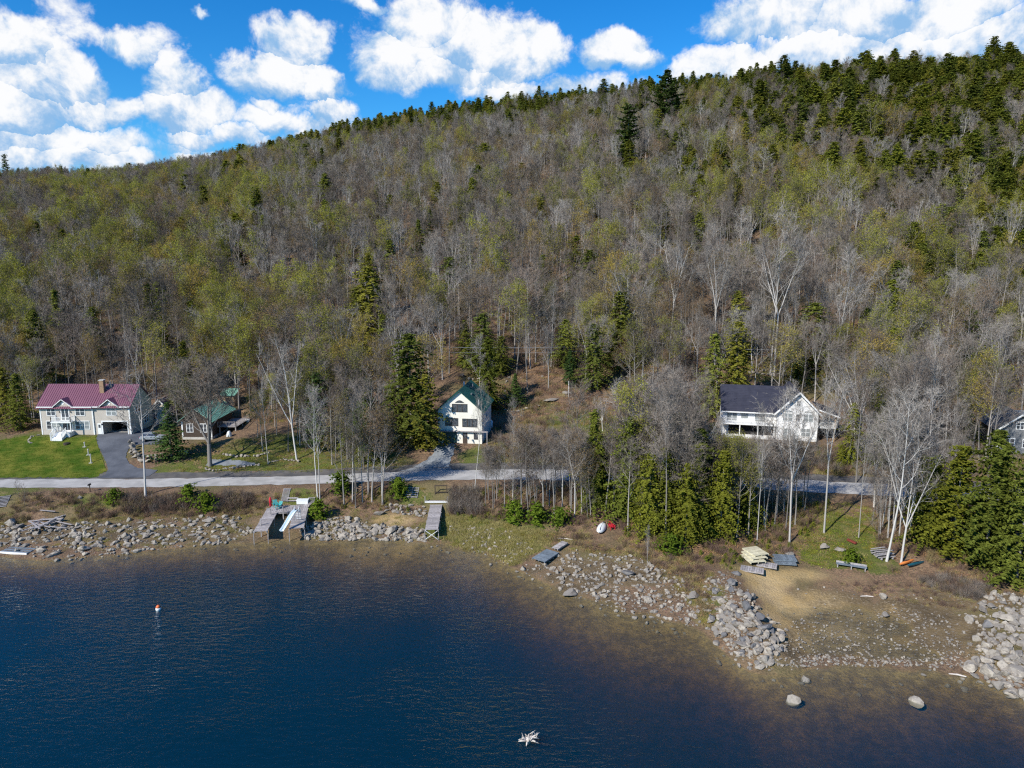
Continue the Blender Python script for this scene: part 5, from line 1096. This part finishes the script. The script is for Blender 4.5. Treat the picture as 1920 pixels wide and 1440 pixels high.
# --- trees the photograph lets one point at
ptree('pale', 273, 932, 705, 'tall grey bare tree on the lake side of the road before the maroon-roofed house', 1.25, var=0)
ptree('maple', 394, 874, 690, 'broad grey bare maple in front of the small green-roofed cabin', 1.25, var=0)
ptree('birch', 557, 862, 625, 'white many-armed birch on the grass uphill of the wooden swim dock', .9, var=1)
ptree('birch', 596, 938, 735, 'slim white birch leaning beside the swim dock stairs', .8, -.08, var=0)
ptree('birch', 600, 938, 745, 'slim upright white birch beside the swim dock stairs', .75, .0, var=0, rz=2.0)
ptree('pale', 503, 870, 700, 'thin grey trunk standing on the lawn bank right of the cabin path', .6, var=0)
ptree('bare', 519, 815, 640, 'thin bare tree on the slope behind the lawn bank', .7)
ptree('birch', 889, 925, 728, 'pale birch trunk standing right in front of the cream house', .55, -.08, var=0)
ptree('birch', 961, 935, 755, 'straight white trunk on the road verge right of the cream house', .55, var=0)
ptree('birch', 1130, 808, 745, 'small white forked birch in the meadow between the cream and white houses', 1.2, var=1)
ptree('budding', 968, 702, 548, 'large yellow-green budding tree behind the small round spruce', 1.15, var=0)
ptree('pale', 1033, 690, 545, 'straight grey trunk behind the leafy brown bank', .8, var=0)
ptree('pale', 1176, 690, 500, 'tall double-stemmed grey tree above the leafy brown bank', 1, var=1)
ptree('birch', 1258, 640, 455, 'white crooked birch high above the white house', 1.1, var=2)
ptree('pale', 1445, 700, 420, 'very tall pale trunk close behind the white house', .9, .05, var=0)
ptree('pale', 1452, 704, 445, 'tall pale trunk curving right, close behind the white house', .9, .20, var=1)
ptree('pale', 1340, 690, 470, 'tall pale trunk behind the left end of the navy roof', .8, -.04, var=2)
ptree('pale', 1485, 700, 540, 'slim pale trunk between the white house and the dark evergreen', .6, .04, var=0)
ptree('pale', 1555, 735, 490, 'big pale leaning tree uphill of the white house porch', 1.0, .13, var=0)
ptree('birch', 1604, 822, 660, 'pale forked tree right of the white house porch', 1.1, .12, var=1)
ptree('birch', 1662, 1052, 735, 'tall white birch beside the lumber rack behind the beach', .9, -.05, var=0)
ptree('birch', 1690, 1058, 815, 'white birch leaning over the orange kayak', 1.1, .26, var=1)
ptree('pale', 1419, 1022, 780, 'slim pale trunk behind the stacked cream dock sections', .55, var=0)
ptree('pale', 1480, 1018, 740, 'thick grey double trunk at the edge of the mossy clearing', .85, .06, var=1)
ptree('pale', 1545, 1000, 720, 'paired pale trunks in the middle of the mossy clearing', .8, .02, var=2)
ptree('pale', 1610, 1008, 790, 'single grey trunk at the right edge of the mossy clearing', .6, var=0)
ptree('birch', 1213, 1082, 985, 'thin grey snag standing in the boulders', .35, var=0)
ptree('bare', 1605, 905, 700, 'bare tree beside the road right of the white house', .9, .1)
ptree('bare', 1700, 900, 650, 'bare tree between the road and the grey shingled house', 1)
ptree('pale', 1740, 880, 640, 'pale slender tree left of the grey shingled house', .7, .06, var=0)
for px, pb, pt, w, l in ((1845, 1066, 800, .95, 'huge olive hemlock behind the boulder pile, at the right of the beach'), (1905, 1092, 850, .9, 'olive hemlock with low branches directly above the boulder pile'), (1785, 1040, 830, 1.1, 'olive hemlock leaning over the kayaks'), (1742, 1015, 850, 1.1, 'olive hemlock squeezed between the leaning birch and the huge hemlock'),
                         (1960, 1040, 830, .9, 'olive hemlock right of the huge hemlock, above the boulder pile'), (1720, 985, 850, .8, 'dark shaded hemlock behind the leaning white birch'), (1870, 985, 830, .9, 'olive hemlock between the grey shingled house and the huge hemlock')):
    ptree('hemlock', px, pb, pt, l, w * 1.12)
for px, pb, pt, w, l in ((1112, 952, 765, .85, 'tall yellow-olive hemlock behind the upturned white boat'), (1200, 982, 850, .9, 'olive hemlock right of the red chair'), (1285, 1020, 865, 1.05, 'broad olive hemlock uphill of the boulder field'),
                         (1350, 1010, 840, .95, 'olive hemlock left of the stacked dock sections'), (1240, 945, 800, .9, 'hemlock by the road below the white house'), (1330, 930, 790, .9, 'hemlock by the road in front of the navy-roofed wing'), (1400, 990, 850, .85, 'hemlock behind the stacked dock sections')):
    ptree('hemlock', px, pb, pt, l, w)
for px, pb, pt, w, l in ((772, 835, 628, 1.0, 'tall dark hemlock directly left of the cream house'), (800, 842, 700, .95, 'dark hemlock touching the left wall of the cream house'), (735, 835, 720, 1.0, 'dark hemlock beside the gravel drive of the cream house'),
                         (695, 665, 505, 1.1, 'tall dark hemlock standing out of the bare wood left of the cream house'), (672, 660, 540, .8, 'smaller dark hemlock touching the tall lone hemlock'), (720, 690, 590, .9, 'dark hemlock downhill of the tall lone hemlock'),
                         (905, 702, 590, 1.1, 'dark hemlock right behind the cream house'), (940, 705, 630, 1.1, 'squat dark hemlock behind the round spruce'), (872, 690, 600, 1.0, 'dark hemlock behind the green roof ridge'), (1060, 690, 600, 1.1, 'dark hemlock by the wires above the leafy bank'),
                         (1162, 690, 548, 1.0, 'dark hemlock at the right end of the leafy bank'), (1150, 692, 620, 1.1, 'low dark hemlock under the wires at the right end of the leafy bank'), (1520, 690, 570, 1.3, 'wide dark hemlock in the wood behind the white house'), (1500, 660, 590, 1.1, 'dark hemlock half hidden behind the white house trees'),
                         (40, 805, 700, 1.0, 'dark evergreen left of the maroon-roofed house'), (12, 790, 690, 1.0, 'dark evergreen farther left of the maroon-roofed house'), (335, 790, 700, .8, 'dark evergreen behind the driveway spruce'), (350, 745, 640, 1.0, 'dark evergreen up the slope behind the cabin')):
    o_ = ptree('dark', px, pb, pt, l, w * 1.3); TAKEN.append((o_.location.x, o_.location.y - 4, 3.4)); TAKEN.append((o_.location.x, o_.location.y - 9, 2.6))
ptree('spruce', 966, 762, 700, 'small round yellow-green spruce on the bank right of the cream house', 1.35, var=0)
ptree('spruce', 1068, 722, 655, 'small dark spruce on the leafy brown bank', 1.1, var=1)
ptree('spruce', 1678, 745, 660, 'dark pointed spruce uphill of the bare trees right of the white house', 1.2, var=0)
ptree('spruce', 322, 862, 752, 'spruce on the bank at the end of the asphalt drive', 1.3, var=1)
ptree('pine', 600, 850, 700, 'bright green pine right of the many-armed birch', 1.1, var=0)
ptree('leafy', 682, 880, 775, 'fresh green leafing tree by the road left of the gravel drive', .9, var=0)
ptree('leafy', 1812, 775, 690, 'fresh yellow-green tree left of the grey shingled house', .9, var=1)
ptree('pine', 1176, 335, 205, 'tall dark white-pine standing above the bare hillside wood', 1.35, var=0)
ptree('pine', 1247, 262, 140, 'layered pine breaking the ridge line', 1.4, var=1)
ptree('pine', 14, 345, 292, 'lone pine on the far left skyline', 1, var=0)
ptree('pine', 170, 372, 318, 'lone dark pine just under the far left skyline', 1.3, var=1)
for px, py, h, l in ((355, 932, 1.0, 'round bright green shrub on the verge beside the tall grey tree'), (387, 950, 1.1, 'round bright green shrub on the bank, lower of the verge pair'), (598, 965, 1.2, 'bright green shrub at the swim dock stairs'), (748, 925, 1.2, 'dark green shrub left of the pallet steps'),
                     (965, 970, 1.3, 'green shrub at the wood edge above the sedge, left of the shore shrub pair'), (1008, 975, 1.3, 'green shrub at the wood edge left of the boat'), (1050, 978, 1.1, 'small green shrub just left of the upturned boat'), (1260, 1030, 1.2, 'green shrub under the broad hemlock'), (1595, 1050, .9, 'small green shrub behind the beach bench'), (640, 915, 1.3, 'green shrub among the birches below the road'), (215, 935, .8, 'low green shrub on the road bank below the mailbox')):
    ptree('shrub', px, py + 6, py - 24 * h, l, 1.15, cat='shrub')

# --- the wood: scattered positions with the kinds the photograph shows in each place
def kind_at(px, py, x, y):
    """px, py: photo position of the tree foot"""
    u = trnd.random()
    con = .05
    ridge_y = np.interp(px, [r[0] for r in RIDGE], [r[1] for r in RIDGE])
    below = py - ridge_y
    if 400 < px < 1320 and below < 72: con = .58 if px > 600 else (.32 if px > 500 else .08)
    elif px >= 1150 and below < 330: con = float(np.interp(px, (1150, 1350, 1500, 1700), (.22, .45, .62, .78)) * np.interp(below, (20, 150, 330), (1, .9, .12)))
    elif px >= 1700 and below < 520: con = .3
    elif px < 400 and below < 70: con = .02
    elif 420 < px < 640 and below < 140: con = .22
    if px >= 1480 and below < 60: con = .02
    if px > 1850 and py < 700: con = max(con, .5)
    cl = float(wob(x, y, 42.0)); con = con * (1.45 if cl > .0 else .55)
    if u < con: return 'dark' if trnd.random() < (.72 if px < 1500 else .5) else 'hemlock'
    bud = .13
    if px < 480 and 380 < py < 760: bud = .42
    elif px < 700 and py > 420: bud = .25
    if 1150 < px < 1700 and 330 < py < 480: bud = .28
    if px > 1650 and py > 430: bud = .30
    bud = bud * (1.9 if float(wob(y, x, 60.0)) > 0 else .3)
    v = trnd.random()
    if v < bud: return 'budding'
    if v < bud + .10: return 'rusty'
    if v < bud + .10 + (.30 if px > 500 else .17): return 'pale'
    return 'bare'
rs = np.random.RandomState(11)
cand = []
def grid(x0, x1, y0, y1, sp):
    xs, ys = np.meshgrid(np.arange(x0, x1, sp), np.arange(y0, y1, sp))
    xs = xs + rs.uniform(-.48, .48, xs.shape) * sp; ys = ys + rs.uniform(-.48, .48, ys.shape) * sp
    return np.stack([xs.ravel(), ys.ravel()], -1)
pts = grid(-640, 520, 140, 720, 4.9)
px_, py_, dp_ = proj(pts[:, 0], pts[:, 1], gz(pts[:, 0], pts[:, 1]))
yp_, _ = ev(c_pad, pts[:, 0]); yr_, _ = ev(c_ridge, pts[:, 0])
clear = np.interp(pts[:, 0], (-110, -60, -30, -14, 0, 16, 30, 55, 75, 110), (13, 13, 11, 12, 16, 16, 13, 12, 9, 12))
keep = (px_ > -170) & (px_ < 2090) & (pts[:, 1] > yp_ + clear) & (pts[:, 1] < yr_ + 35)
keep &= (rs.rand(len(pts)) < np.where(pts[:, 1] > yp_ + 40, .95, .78))
for (x, y), a, b, d in zip(pts[keep], px_[keep], py_[keep], dp_[keep]): cand.append((x, y, a, b, d))
BUILT = [(H1[0] - 2, H1[0] + 20, 132, 151), (H2[0] - 2, H2[0] + 11, 128, 151), (H3[0] - 13, H3[0] + 13, 130, 150), (CAB[0] - 1, CAB[0] + 11, 136, 154), (ANX[0] - 1, ANX[0] + 6, 148, 158), (SHD[0] - 1, SHD[0] + 4, 150, 161), (H4[0] - 1, H4[0] + 15, 122, 138)]
ZONES = [('maroon', -75), ('cabin', -57), ('bank', -33), ('cream', -9), ('meadow', 18), ('white', 50), ('grey', 92)]
WHERE = dict(maroon='the maroon-roofed house', cabin='the small green-roofed cabin', bank='the grassy bank beside the cabin', cream='the cream house', meadow='the meadow', white='the white house', grey='the grey shingled house')
PHR = dict(bare=('bare grey-brown hardwood', 'tree'), pale=('pale-trunked bare aspen', 'tree'), budding=('yellow-green budding tree', 'tree'), rusty=('rusty-budded tree', 'tree'), dark=('dark green hemlock', 'tree'), hemlock=('olive green hemlock', 'tree'), sapling=('thin bare sapling', 'tree'), birch=('white birch', 'tree'), maple=('spreading bare maple', 'tree'))
def zone(x, y):
    return min(ZONES, key=lambda z: abs(z[1] - x * 135 / max(y, 100)))[0]
def free(x, y, r=1.0):
    for a, b, c in TAKEN:
        if (a - x) ** 2 + (b - y) ** 2 < (c + r) ** 2: return False
    for x0, x1, y0, y1 in BUILT:
        if x0 < x < x1 and y0 < y < y1: return False
    return True
def wood_tree(kind, x, y, H, where):
    wd = trnd.uniform(.95, 1.3); g_ = PHR[kind][0] + ' ' + where.replace('the ', '', 1)
    sz = 'tall ' if H > 16.8 or (H > 12.5 and 'lope' not in where) else ('short ' if H < 13.8 else '')
    tree(kind, (x, y, float(gz(x, y))), H, sz + ('broad ' if wd > 1.19 else ('slender ' if wd < 1.07 else '')) + PHR[kind][0] + ' ' + where, g_, wid=wd)
cand.sort(key=lambda c_: c_[4])
quota = dict(bare=100, pale=85, budding=75, rusty=35, dark=75, hemlock=45)
far = []
for (x, y, a, b, d) in cand:
    k = kind_at(a, b, x, y)
    if d < 260 and not free(x, y, .8): continue
    Hh = trnd.uniform(13, 20.5) * (1 + .12 * float(wob(x + 300, y, 50.0))) * (1.0 if k not in ('dark', 'hemlock') else 1.0) * (.82 if d > 420 else 1)
    if b < np.interp(a, [r[0] for r in RIDGE], [r[1] for r in RIDGE]) + 75: Hh *= trnd.uniform(.8, 1.15) if k in ('dark', 'hemlock') else .85
    if a > 1380 and k in ('dark', 'hemlock') and b < 450: Hh *= 1.15
    if -40 < a < 1960 and quota.get(k, 0) > 0:
        quota[k] -= 1
        yp0, _ = ev(c_pad, x)
        band = 'at the slope foot behind ' if y < yp0 + 34 else ('part way up behind ' if y < yp0 + 75 else 'high on the hill behind ')
        wood_tree(k, x, y, Hh, band + WHERE[zone(x, y)])
    else:
        far.append((x, y, Hh, k))
# --- strip between road and shore, and the trees above the road
def strip(polypx, n, kinds, hr, where, minr=.7):
    cnt = 0; tries = 0
    xs = [p[0] for p in polypx]; ys = [p[1] for p in polypx]
    while cnt < n and tries < n * 30:
        tries += 1; a = trnd.uniform(min(xs), max(xs)); b = trnd.uniform(min(ys), max(ys)); ins = False
        for (x1, y1), (x2, y2) in zip(polypx, polypx[1:] + polypx[:1]):
            if (y1 > b) != (y2 > b) and a < (x2 - x1) * (b - y1) / (y2 - y1) + x1: ins = not ins
        if not ins: continue
        p = gp(a, b)
        if not free(p[0], p[1], minr): continue
        yn_, _ = ev(c_near, p[0]); yf_, _ = ev(c_far, p[0])
        if yn_ - .3 < p[1] < yf_ + 1.5: continue
        TAKEN.append((p[0], p[1], .6)); cnt += 1
        k = trnd.choice(kinds); Hh = trnd.uniform(*hr) * (.62 if k == 'sapling' else (.8 if k == 'hemlock' else 1))
        for x0, x1, lim in ((1335, 1560, 832), (812, 928, 845), (60, 300, 800), (940, 1150, 815)):              # keep the view from the lake to the houses fairly open
            top = float(proj(p[0], p[1], p[2] + Hh)[1])
            if x0 - 25 < a < x1 + 25 and top < lim and b > lim and trnd.random() < .93: Hh = max(3.5, Hh * (b - lim) / (b - top))
        wood_tree(k, p[0], p[1], Hh, where)
strip([(625, 925), (760, 918), (760, 945), (640, 955)], 34, ['bare', 'bare', 'sapling', 'bare', 'sapling', 'rusty', 'pale', 'hemlock'], (12, 19), 'on the bank between the two docks and the road')
strip([(900, 925), (1100, 918), (1110, 975), (1000, 975), (900, 950)], 40, ['bare', 'bare', 'sapling', 'pale', 'rusty'], (10, 17), 'on the bank below the road, right of the pier')
strip([(1100, 925), (1400, 935), (1380, 1020), (1270, 1020), (1175, 1000), (1165, 965), (1110, 960)], 80, ['bare', 'sapling', 'pale', 'hemlock', 'bare', 'hemlock', 'bare', 'budding'], (13, 21), 'in the shore wood below the white house')
strip([(1380, 935), (1520, 940), (1480, 1000), (1390, 1015)], 24, ['bare', 'sapling', 'pale', 'bare'], (13, 21), 'behind the beach left of the mossy clearing')
strip([(1610, 945), (1800, 960), (1800, 1010), (1650, 1020)], 26, ['bare', 'sapling', 'pale', 'birch'], (12, 19), 'in the wood behind the beach lumber rack')
strip([(1560, 790), (1860, 830), (1860, 905), (1560, 885)], 46, ['bare', 'pale', 'sapling', 'bare', 'hemlock', 'budding', 'pale'], (12, 20), 'between the road and the slope right of the white house')
strip([(1180, 800), (1350, 815), (1350, 880), (1180, 872)], 30, ['bare', 'sapling', 'pale', 'bare'], (9, 16), 'between the meadow and the road left of the white house')
strip([(1350, 845), (1560, 845), (1560, 885), (1350, 875)], 11, ['sapling', 'bare', 'bare'], (8, 12), 'on the bank in front of the white house')
strip([(900, 845), (1180, 815), (1180, 868), (900, 862)], 20, ['sapling', 'bare', 'sapling'], (7, 11), 'on the brushy bank right of the cream house')
strip([(560, 805), (715, 800), (725, 872), (560, 872)], 34, ['bare', 'budding', 'pale', 'sapling', 'bare', 'hemlock'], (12, 19), 'on the grassy bank left of the cream house')
strip([(440, 790), (560, 770), (560, 850), (470, 850)], 8, ['bare', 'budding', 'sapling'], (8, 14), 'on the bank right of the green-roofed cabin')
strip([(0, 700), (75, 700), (70, 800), (0, 810)], 9, ['bare', 'birch', 'budding', 'pale'], (11, 15), 'in the grove left of the maroon-roofed house')
strip([(-40, 935), (60, 935), (60, 960), (-40, 965)], 4, ['sapling'], (5, 7), 'on the shore bank below the lawn')
strip([(300, 760), (350, 760), (350, 800), (310, 800)], 5, ['bare', 'sapling', 'budding'], (8, 13), 'between the taupe cottage and the green-roofed cabin')

# --- the rest of the hillside: a wood too dense to count
fv, fi, fr_, fs_ = [], [], [], []
bykind = {}
for i, (k, H) in enumerate(FARP): bykind.setdefault(k, []).append(i)
for (x, y, H, k) in far:
    i = trnd.choice(bykind[k]); fv.append((x, y, float(gz(x, y)) - .2)); fi.append(i); fr_.append(trnd.random() * 6.283); fs_.append(H / FARP[i][1])
for x, y in grid(-420, 420, 145, 420, 8.0):
    yp0, _ = ev(c_pad, x); a, b, d = proj(x, y, float(gz(x, y)))
    if not (-150 < a < 2070) or y < yp0 + np.interp(x, (-110, 0, 30, 110), (14, 24, 20, 13)) or rs.rand() < .3: continue
    if d < 220 and not free(x, y, .3): continue
    i = trnd.choice(bykind['sapling']); fv.append((x, y, float(gz(x, y)) - .1)); fi.append(i); fr_.append(trnd.random() * 6.283); fs_.append(trnd.uniform(.45, 1.2))
scatter('hillside_wood', farcol, fv, fi, fr_, fs_, 'dense mixed spring wood covering the upper hillside to the ridge', 'wood')
print('wood instances', len(fv), 'trees', NTREE[0])
# ------------------------------------------------------------------ undergrowth: brush, sedge and grass nobody could count
def gen_brush(seed, H, n, spread, w, sub=2):
    q = random.Random(seed); cr = MB()
    for i in range(n):
        a = q.random() * 6.283; p = Vector((q.gauss(0, spread * .3), q.gauss(0, spread * .3), -.05)); d = Vector((math.cos(a) * q.uniform(.1, .8), math.sin(a) * q.uniform(.1, .8), 1)).normalized(); L = H * q.uniform(.5, 1.1)
        s_ = d.cross(Vector((q.gauss(0, 1), q.gauss(0, 1), .1))).normalized() * w; t_ = p + d * L; o = len(cr.v); cr.v += [tuple(p - s_), tuple(p + s_), tuple(t_)]; cr.f.append((o, o + 1, o + 2))
        for k in range(sub):
            b = p.lerp(t_, q.uniform(.3, .9)); e = (d + Vector((q.gauss(0, .6), q.gauss(0, .6), q.gauss(0, .3)))).normalized() * L * q.uniform(.25, .5); o = len(cr.v); cr.v += [tuple(b - s_ * .7), tuple(b + s_ * .7), tuple(b + e)]; cr.f.append((o, o + 1, o + 2))
    return cr
brushcol = bpy.data.collections.new('brush_kinds'); BR = []
def add_brush(mb, mat):
    o = bpy.data.objects.new('brush_%02d' % len(BR), fastmesh('brush', ([(mb, 0)], [mat]))); brushcol.objects.link(o); BR.append(o)
for s in range(3): add_brush(gen_brush(500 + s, 1.5, 46, 1.2, .016, 5), M['brush'])          # 0-2 brown brush
for s in range(2): add_brush(gen_brush(510 + s, 2.2, 40, 1.4, .016, 6), M['twig'])           # 3-4 grey twiggy bush
for s in range(3): add_brush(gen_brush(520 + s, .55, 90, 1.6, .02, 0), M['drygrass'])        # 5-7 dry sedge
for s in range(2): add_brush(gen_brush(530 + s, .42, 90, 1.5, .022, 0), M['bud'])            # 8-9 green tufts
def leafpatch(seed, n, mat_):
    q = random.Random(seed); m_ = MB()
    for i in range(n):
        p = Vector((q.gauss(0, .7), q.gauss(0, .7), q.uniform(.0, .12))); a, b = [Vector((q.gauss(0, 1), q.gauss(0, 1), q.gauss(0, .4))).normalized() * q.uniform(.1, .22) for _ in range(2)]
        o = len(m_.v); m_.v += [tuple(p), tuple(p + a), tuple(p + b)]; m_.f.append((o, o + 1, o + 2))
    return m_
M['deadleaf'] = fmat('dead_leaves', (.36, .20, .095), (.22, .135, .075), .4, .9); M['moss'] = fmat('moss', (.19, .24, .02), (.13, .16, .02), .3, .8)
for s in range(2): add_brush(leafpatch(540 + s, 60, None), M['deadleaf'])                    # 10-11 fallen leaves
add_brush(gen_conifer(550, 1.0, .7, .0, .16, 8, -.1, .5, .22, .35, dense=3)[1], M['hemlock'])  # 12 low evergreen
add_brush(leafpatch(560, 70, None), M['moss'])                                               # 13 moss
bv, bi, br_, bsc = [], [], [], []
gq = random.Random(31)
UND = [([(-60, 928), (480, 924), (640, 922), (640, 955), (480, 968), (250, 972), (100, 980), (-60, 990)], 1500, [0, 1, 2, 0, 1, 5, 8, 9, 10, 10, 11, 8, 6], (.3, .75)),
       ([(640, 920), (860, 912), (1100, 912), (1110, 985), (960, 985), (840, 965), (640, 955)], 1400, [0, 1, 2, 5, 8, 10, 11, 10, 12, 8], (.3, .75)),
       ([(220, 940), (470, 930), (470, 955), (230, 965)], 260, [0, 1, 2, 3, 0], (.5, 1.0)), ([(840, 930), (900, 925), (900, 965), (845, 965)], 160, [0, 3, 4, 1], (.6, 1.1)),
       ([(840, 960), (960, 985), (1050, 1000), (1000, 1050), (960, 1060), (880, 1035), (830, 1015)], 900, [5, 6, 7, 5, 6, 7, 8, 8], (.5, 1.0)),
       ([(1000, 1000), (1120, 985), (1300, 1045), (1340, 1080), (1330, 1180), (1290, 1120), (1200, 1045), (1060, 1030)], 700, [5, 6, 7, 10, 10, 1, 8], (.4, .8)),
       ([(1100, 915), (1560, 938), (1500, 1030), (1380, 1070), (1260, 1040), (1110, 985)], 1500, [0, 1, 10, 10, 11, 12, 12, 8, 10, 5], (.4, .9)),
       ([(1500, 940), (1640, 945), (1650, 1065), (1560, 1068), (1500, 1050)], 700, [13, 13, 8, 9, 10, 13, 5], (.4, .8)),
       ([(1640, 945), (1960, 960), (1960, 1120), (1820, 1110), (1700, 1085), (1640, 1060)], 900, [10, 11, 0, 1, 5, 10, 8], (.4, .9)),
       ([(1690, 1075), (1860, 1100), (1830, 1130), (1740, 1100)], 300, [3, 4, 0, 5, 5, 3, 0], (.3, .6)),
       ([(1560, 1090), (1830, 1100), (1830, 1150), (1640, 1120)], 160, [5, 10, 0], (.2, .45)),
       ([(0, 970), (470, 955), (470, 1010), (270, 1030), (0, 1040)], 420, [5, 6, 7, 8], (.3, .7)),
       ([(560, 955), (830, 955), (830, 1015), (560, 1012)], 260, [5, 6, 8], (.3, .7)),
       ([(850, 690), (1350, 690), (1360, 780), (1180, 800), (1000, 790), (880, 770)], 1500, [10, 11, 10, 11, 10, 5, 0], (.6, 1.3)),
       ([(900, 790), (1350, 795), (1350, 875), (900, 872)], 1300, [0, 1, 3, 5, 8, 9, 5, 10, 8], (.4, 1.0)),
       ([(1340, 840), (1600, 840), (1600, 895), (1340, 878)], 600, [0, 1, 3, 5, 8, 10, 12], (.4, 1.0)),
       ([(1560, 690), (1960, 700), (1960, 900), (1560, 890)], 1400, [0, 1, 3, 5, 8, 10, 11, 10, 9], (.5, 1.1)),
       ([(300, 835), (760, 800), (760, 880), (560, 885), (340, 885)], 1300, [8, 9, 5, 8, 10, 10, 13, 13], (.3, .8)),
       ([(-40, 690), (760, 690), (760, 800), (480, 790), (460, 750), (60, 740), (60, 810), (-40, 815)], 1700, [10, 11, 10, 0, 3, 8, 10], (.6, 1.3)),
       ([(1340, 680), (1660, 680), (1660, 730), (1340, 710)], 700, [10, 11, 8, 9, 13, 5], (.5, 1.1)),
       ([(-40, 600), (1960, 600), (1960, 690), (-40, 690)], 3600, [10, 11, 10, 0, 3, 10, 8], (.8, 1.7))]
# nothing tall grows over docks, boats, chairs and stairs, nor just in front of them
CLEAR = []
for o in list(COL.objects):
    if o.parent is None and o.get('category') in ('dock', 'deck', 'dock section', 'stairs', 'steps', 'boat', 'kayak', 'chair', 'bench', 'mailbox', 'slide', 'umbrella', 'frame', 'lumber', 'hut', 'beam', 'grill', 'tank', 'car', 'plank', 'raft', 'box'):
        mw = Matrix.LocRotScale(o.location, o.rotation_euler, o.scale); vs = []
        for c_ in ([o] if o.type == 'MESH' else o.children):
            if c_.type == 'MESH': vs += [mw @ Vector(b_) for b_ in c_.bound_box]
        CLEAR.append((min(v.x for v in vs) - .5, max(v.x for v in vs) + .5, min(v.y for v in vs) - 2.2, max(v.y for v in vs) + .4))
for poly, n, kinds, (lo, hi) in UND:
    xs = [p[0] for p in poly]; ys = [p[1] for p in poly]; A_ = []
    while len(A_) < n:
        a, b = gq.uniform(min(xs), max(xs)), gq.uniform(min(ys), max(ys))
        if inside(poly, a, b): A_.append((a, b))
    for (x, y, z) in gpv([a for a, _ in A_], [b for _, b in A_]):
        if z < .05: continue
        yn_, _ = ev(c_near, x); yf_, _ = ev(c_far, x)
        if yn_ + .8 < y < yf_ + .6: continue
        if any(x0 + 1.4 < x < x1 - 1.4 and y0 + 1.5 < y < y1 - 1 for x0, x1, y0, y1 in BUILT): continue
        if any(x0 < x < x1 and y0 < y < y1 for x0, x1, y0, y1 in CLEAR): continue
        k = gq.choice(kinds); bv.append((x, y, z)); bi.append(k); br_.append(gq.random() * 6.28); bsc.append(gq.uniform(lo, hi))
# keep drives, paths and lawn clear
from mathutils.bvhtree import BVHTree
deps = []
for nm in ('asphalt_drive', 'gravel_drive', 'gravel_path', 'lawn', 'parking_apron'):
    me = bpy.data.objects[nm].data; deps.append(BVHTree.FromPolygons([v.co for v in me.vertices], [tuple(p.vertices) for p in me.polygons]))
keep = [i for i, v in enumerate(bv) if all(t_.ray_cast(Vector((v[0], v[1], 60)), Vector((0, 0, -1)))[0] is None for t_ in deps)]
scatter('undergrowth', brushcol, [bv[i] for i in keep], [bi[i] for i in keep], [br_[i] for i in keep], [bsc[i] for i in keep], 'brown brush, dry sedge, fallen leaves and green tufts along banks and wood floor', 'undergrowth')
# grass blades on the lawn
lawncol = bpy.data.collections.new('grass_kinds'); M['blade'] = fmat('lawn_blades', (.085, .150, .012), (.060, .115, .010), .4, .8)
for s in range(2): lawncol.objects.link(bpy.data.objects.new('tuft_%02d' % s, fastmesh('tuft', ([(gen_brush(600 + s, .16, 60, 1.0, .014, 0), 0)], [M['blade']]))))
lm = bpy.data.objects['lawn'].data; lv = []
for p in lm.polygons:
    c_ = [lm.vertices[i].co for i in p.vertices]
    for k in range(max(1, int(p.area * 3.2))):
        u, v = gq.random(), gq.random(); q_ = c_[0].lerp(c_[1], u).lerp(c_[3].lerp(c_[2], u), v); lv.append(tuple(q_))
scatter('lawn_grass', lawncol, lv, [gq.randrange(2) for _ in lv], [gq.random() * 6.28 for _ in lv], [gq.uniform(.6, 1.3) for _ in lv], 'short green grass of the lawn before the maroon-roofed house', 'grass')
print('undergrowth', len(keep), 'lawn', len(lv))
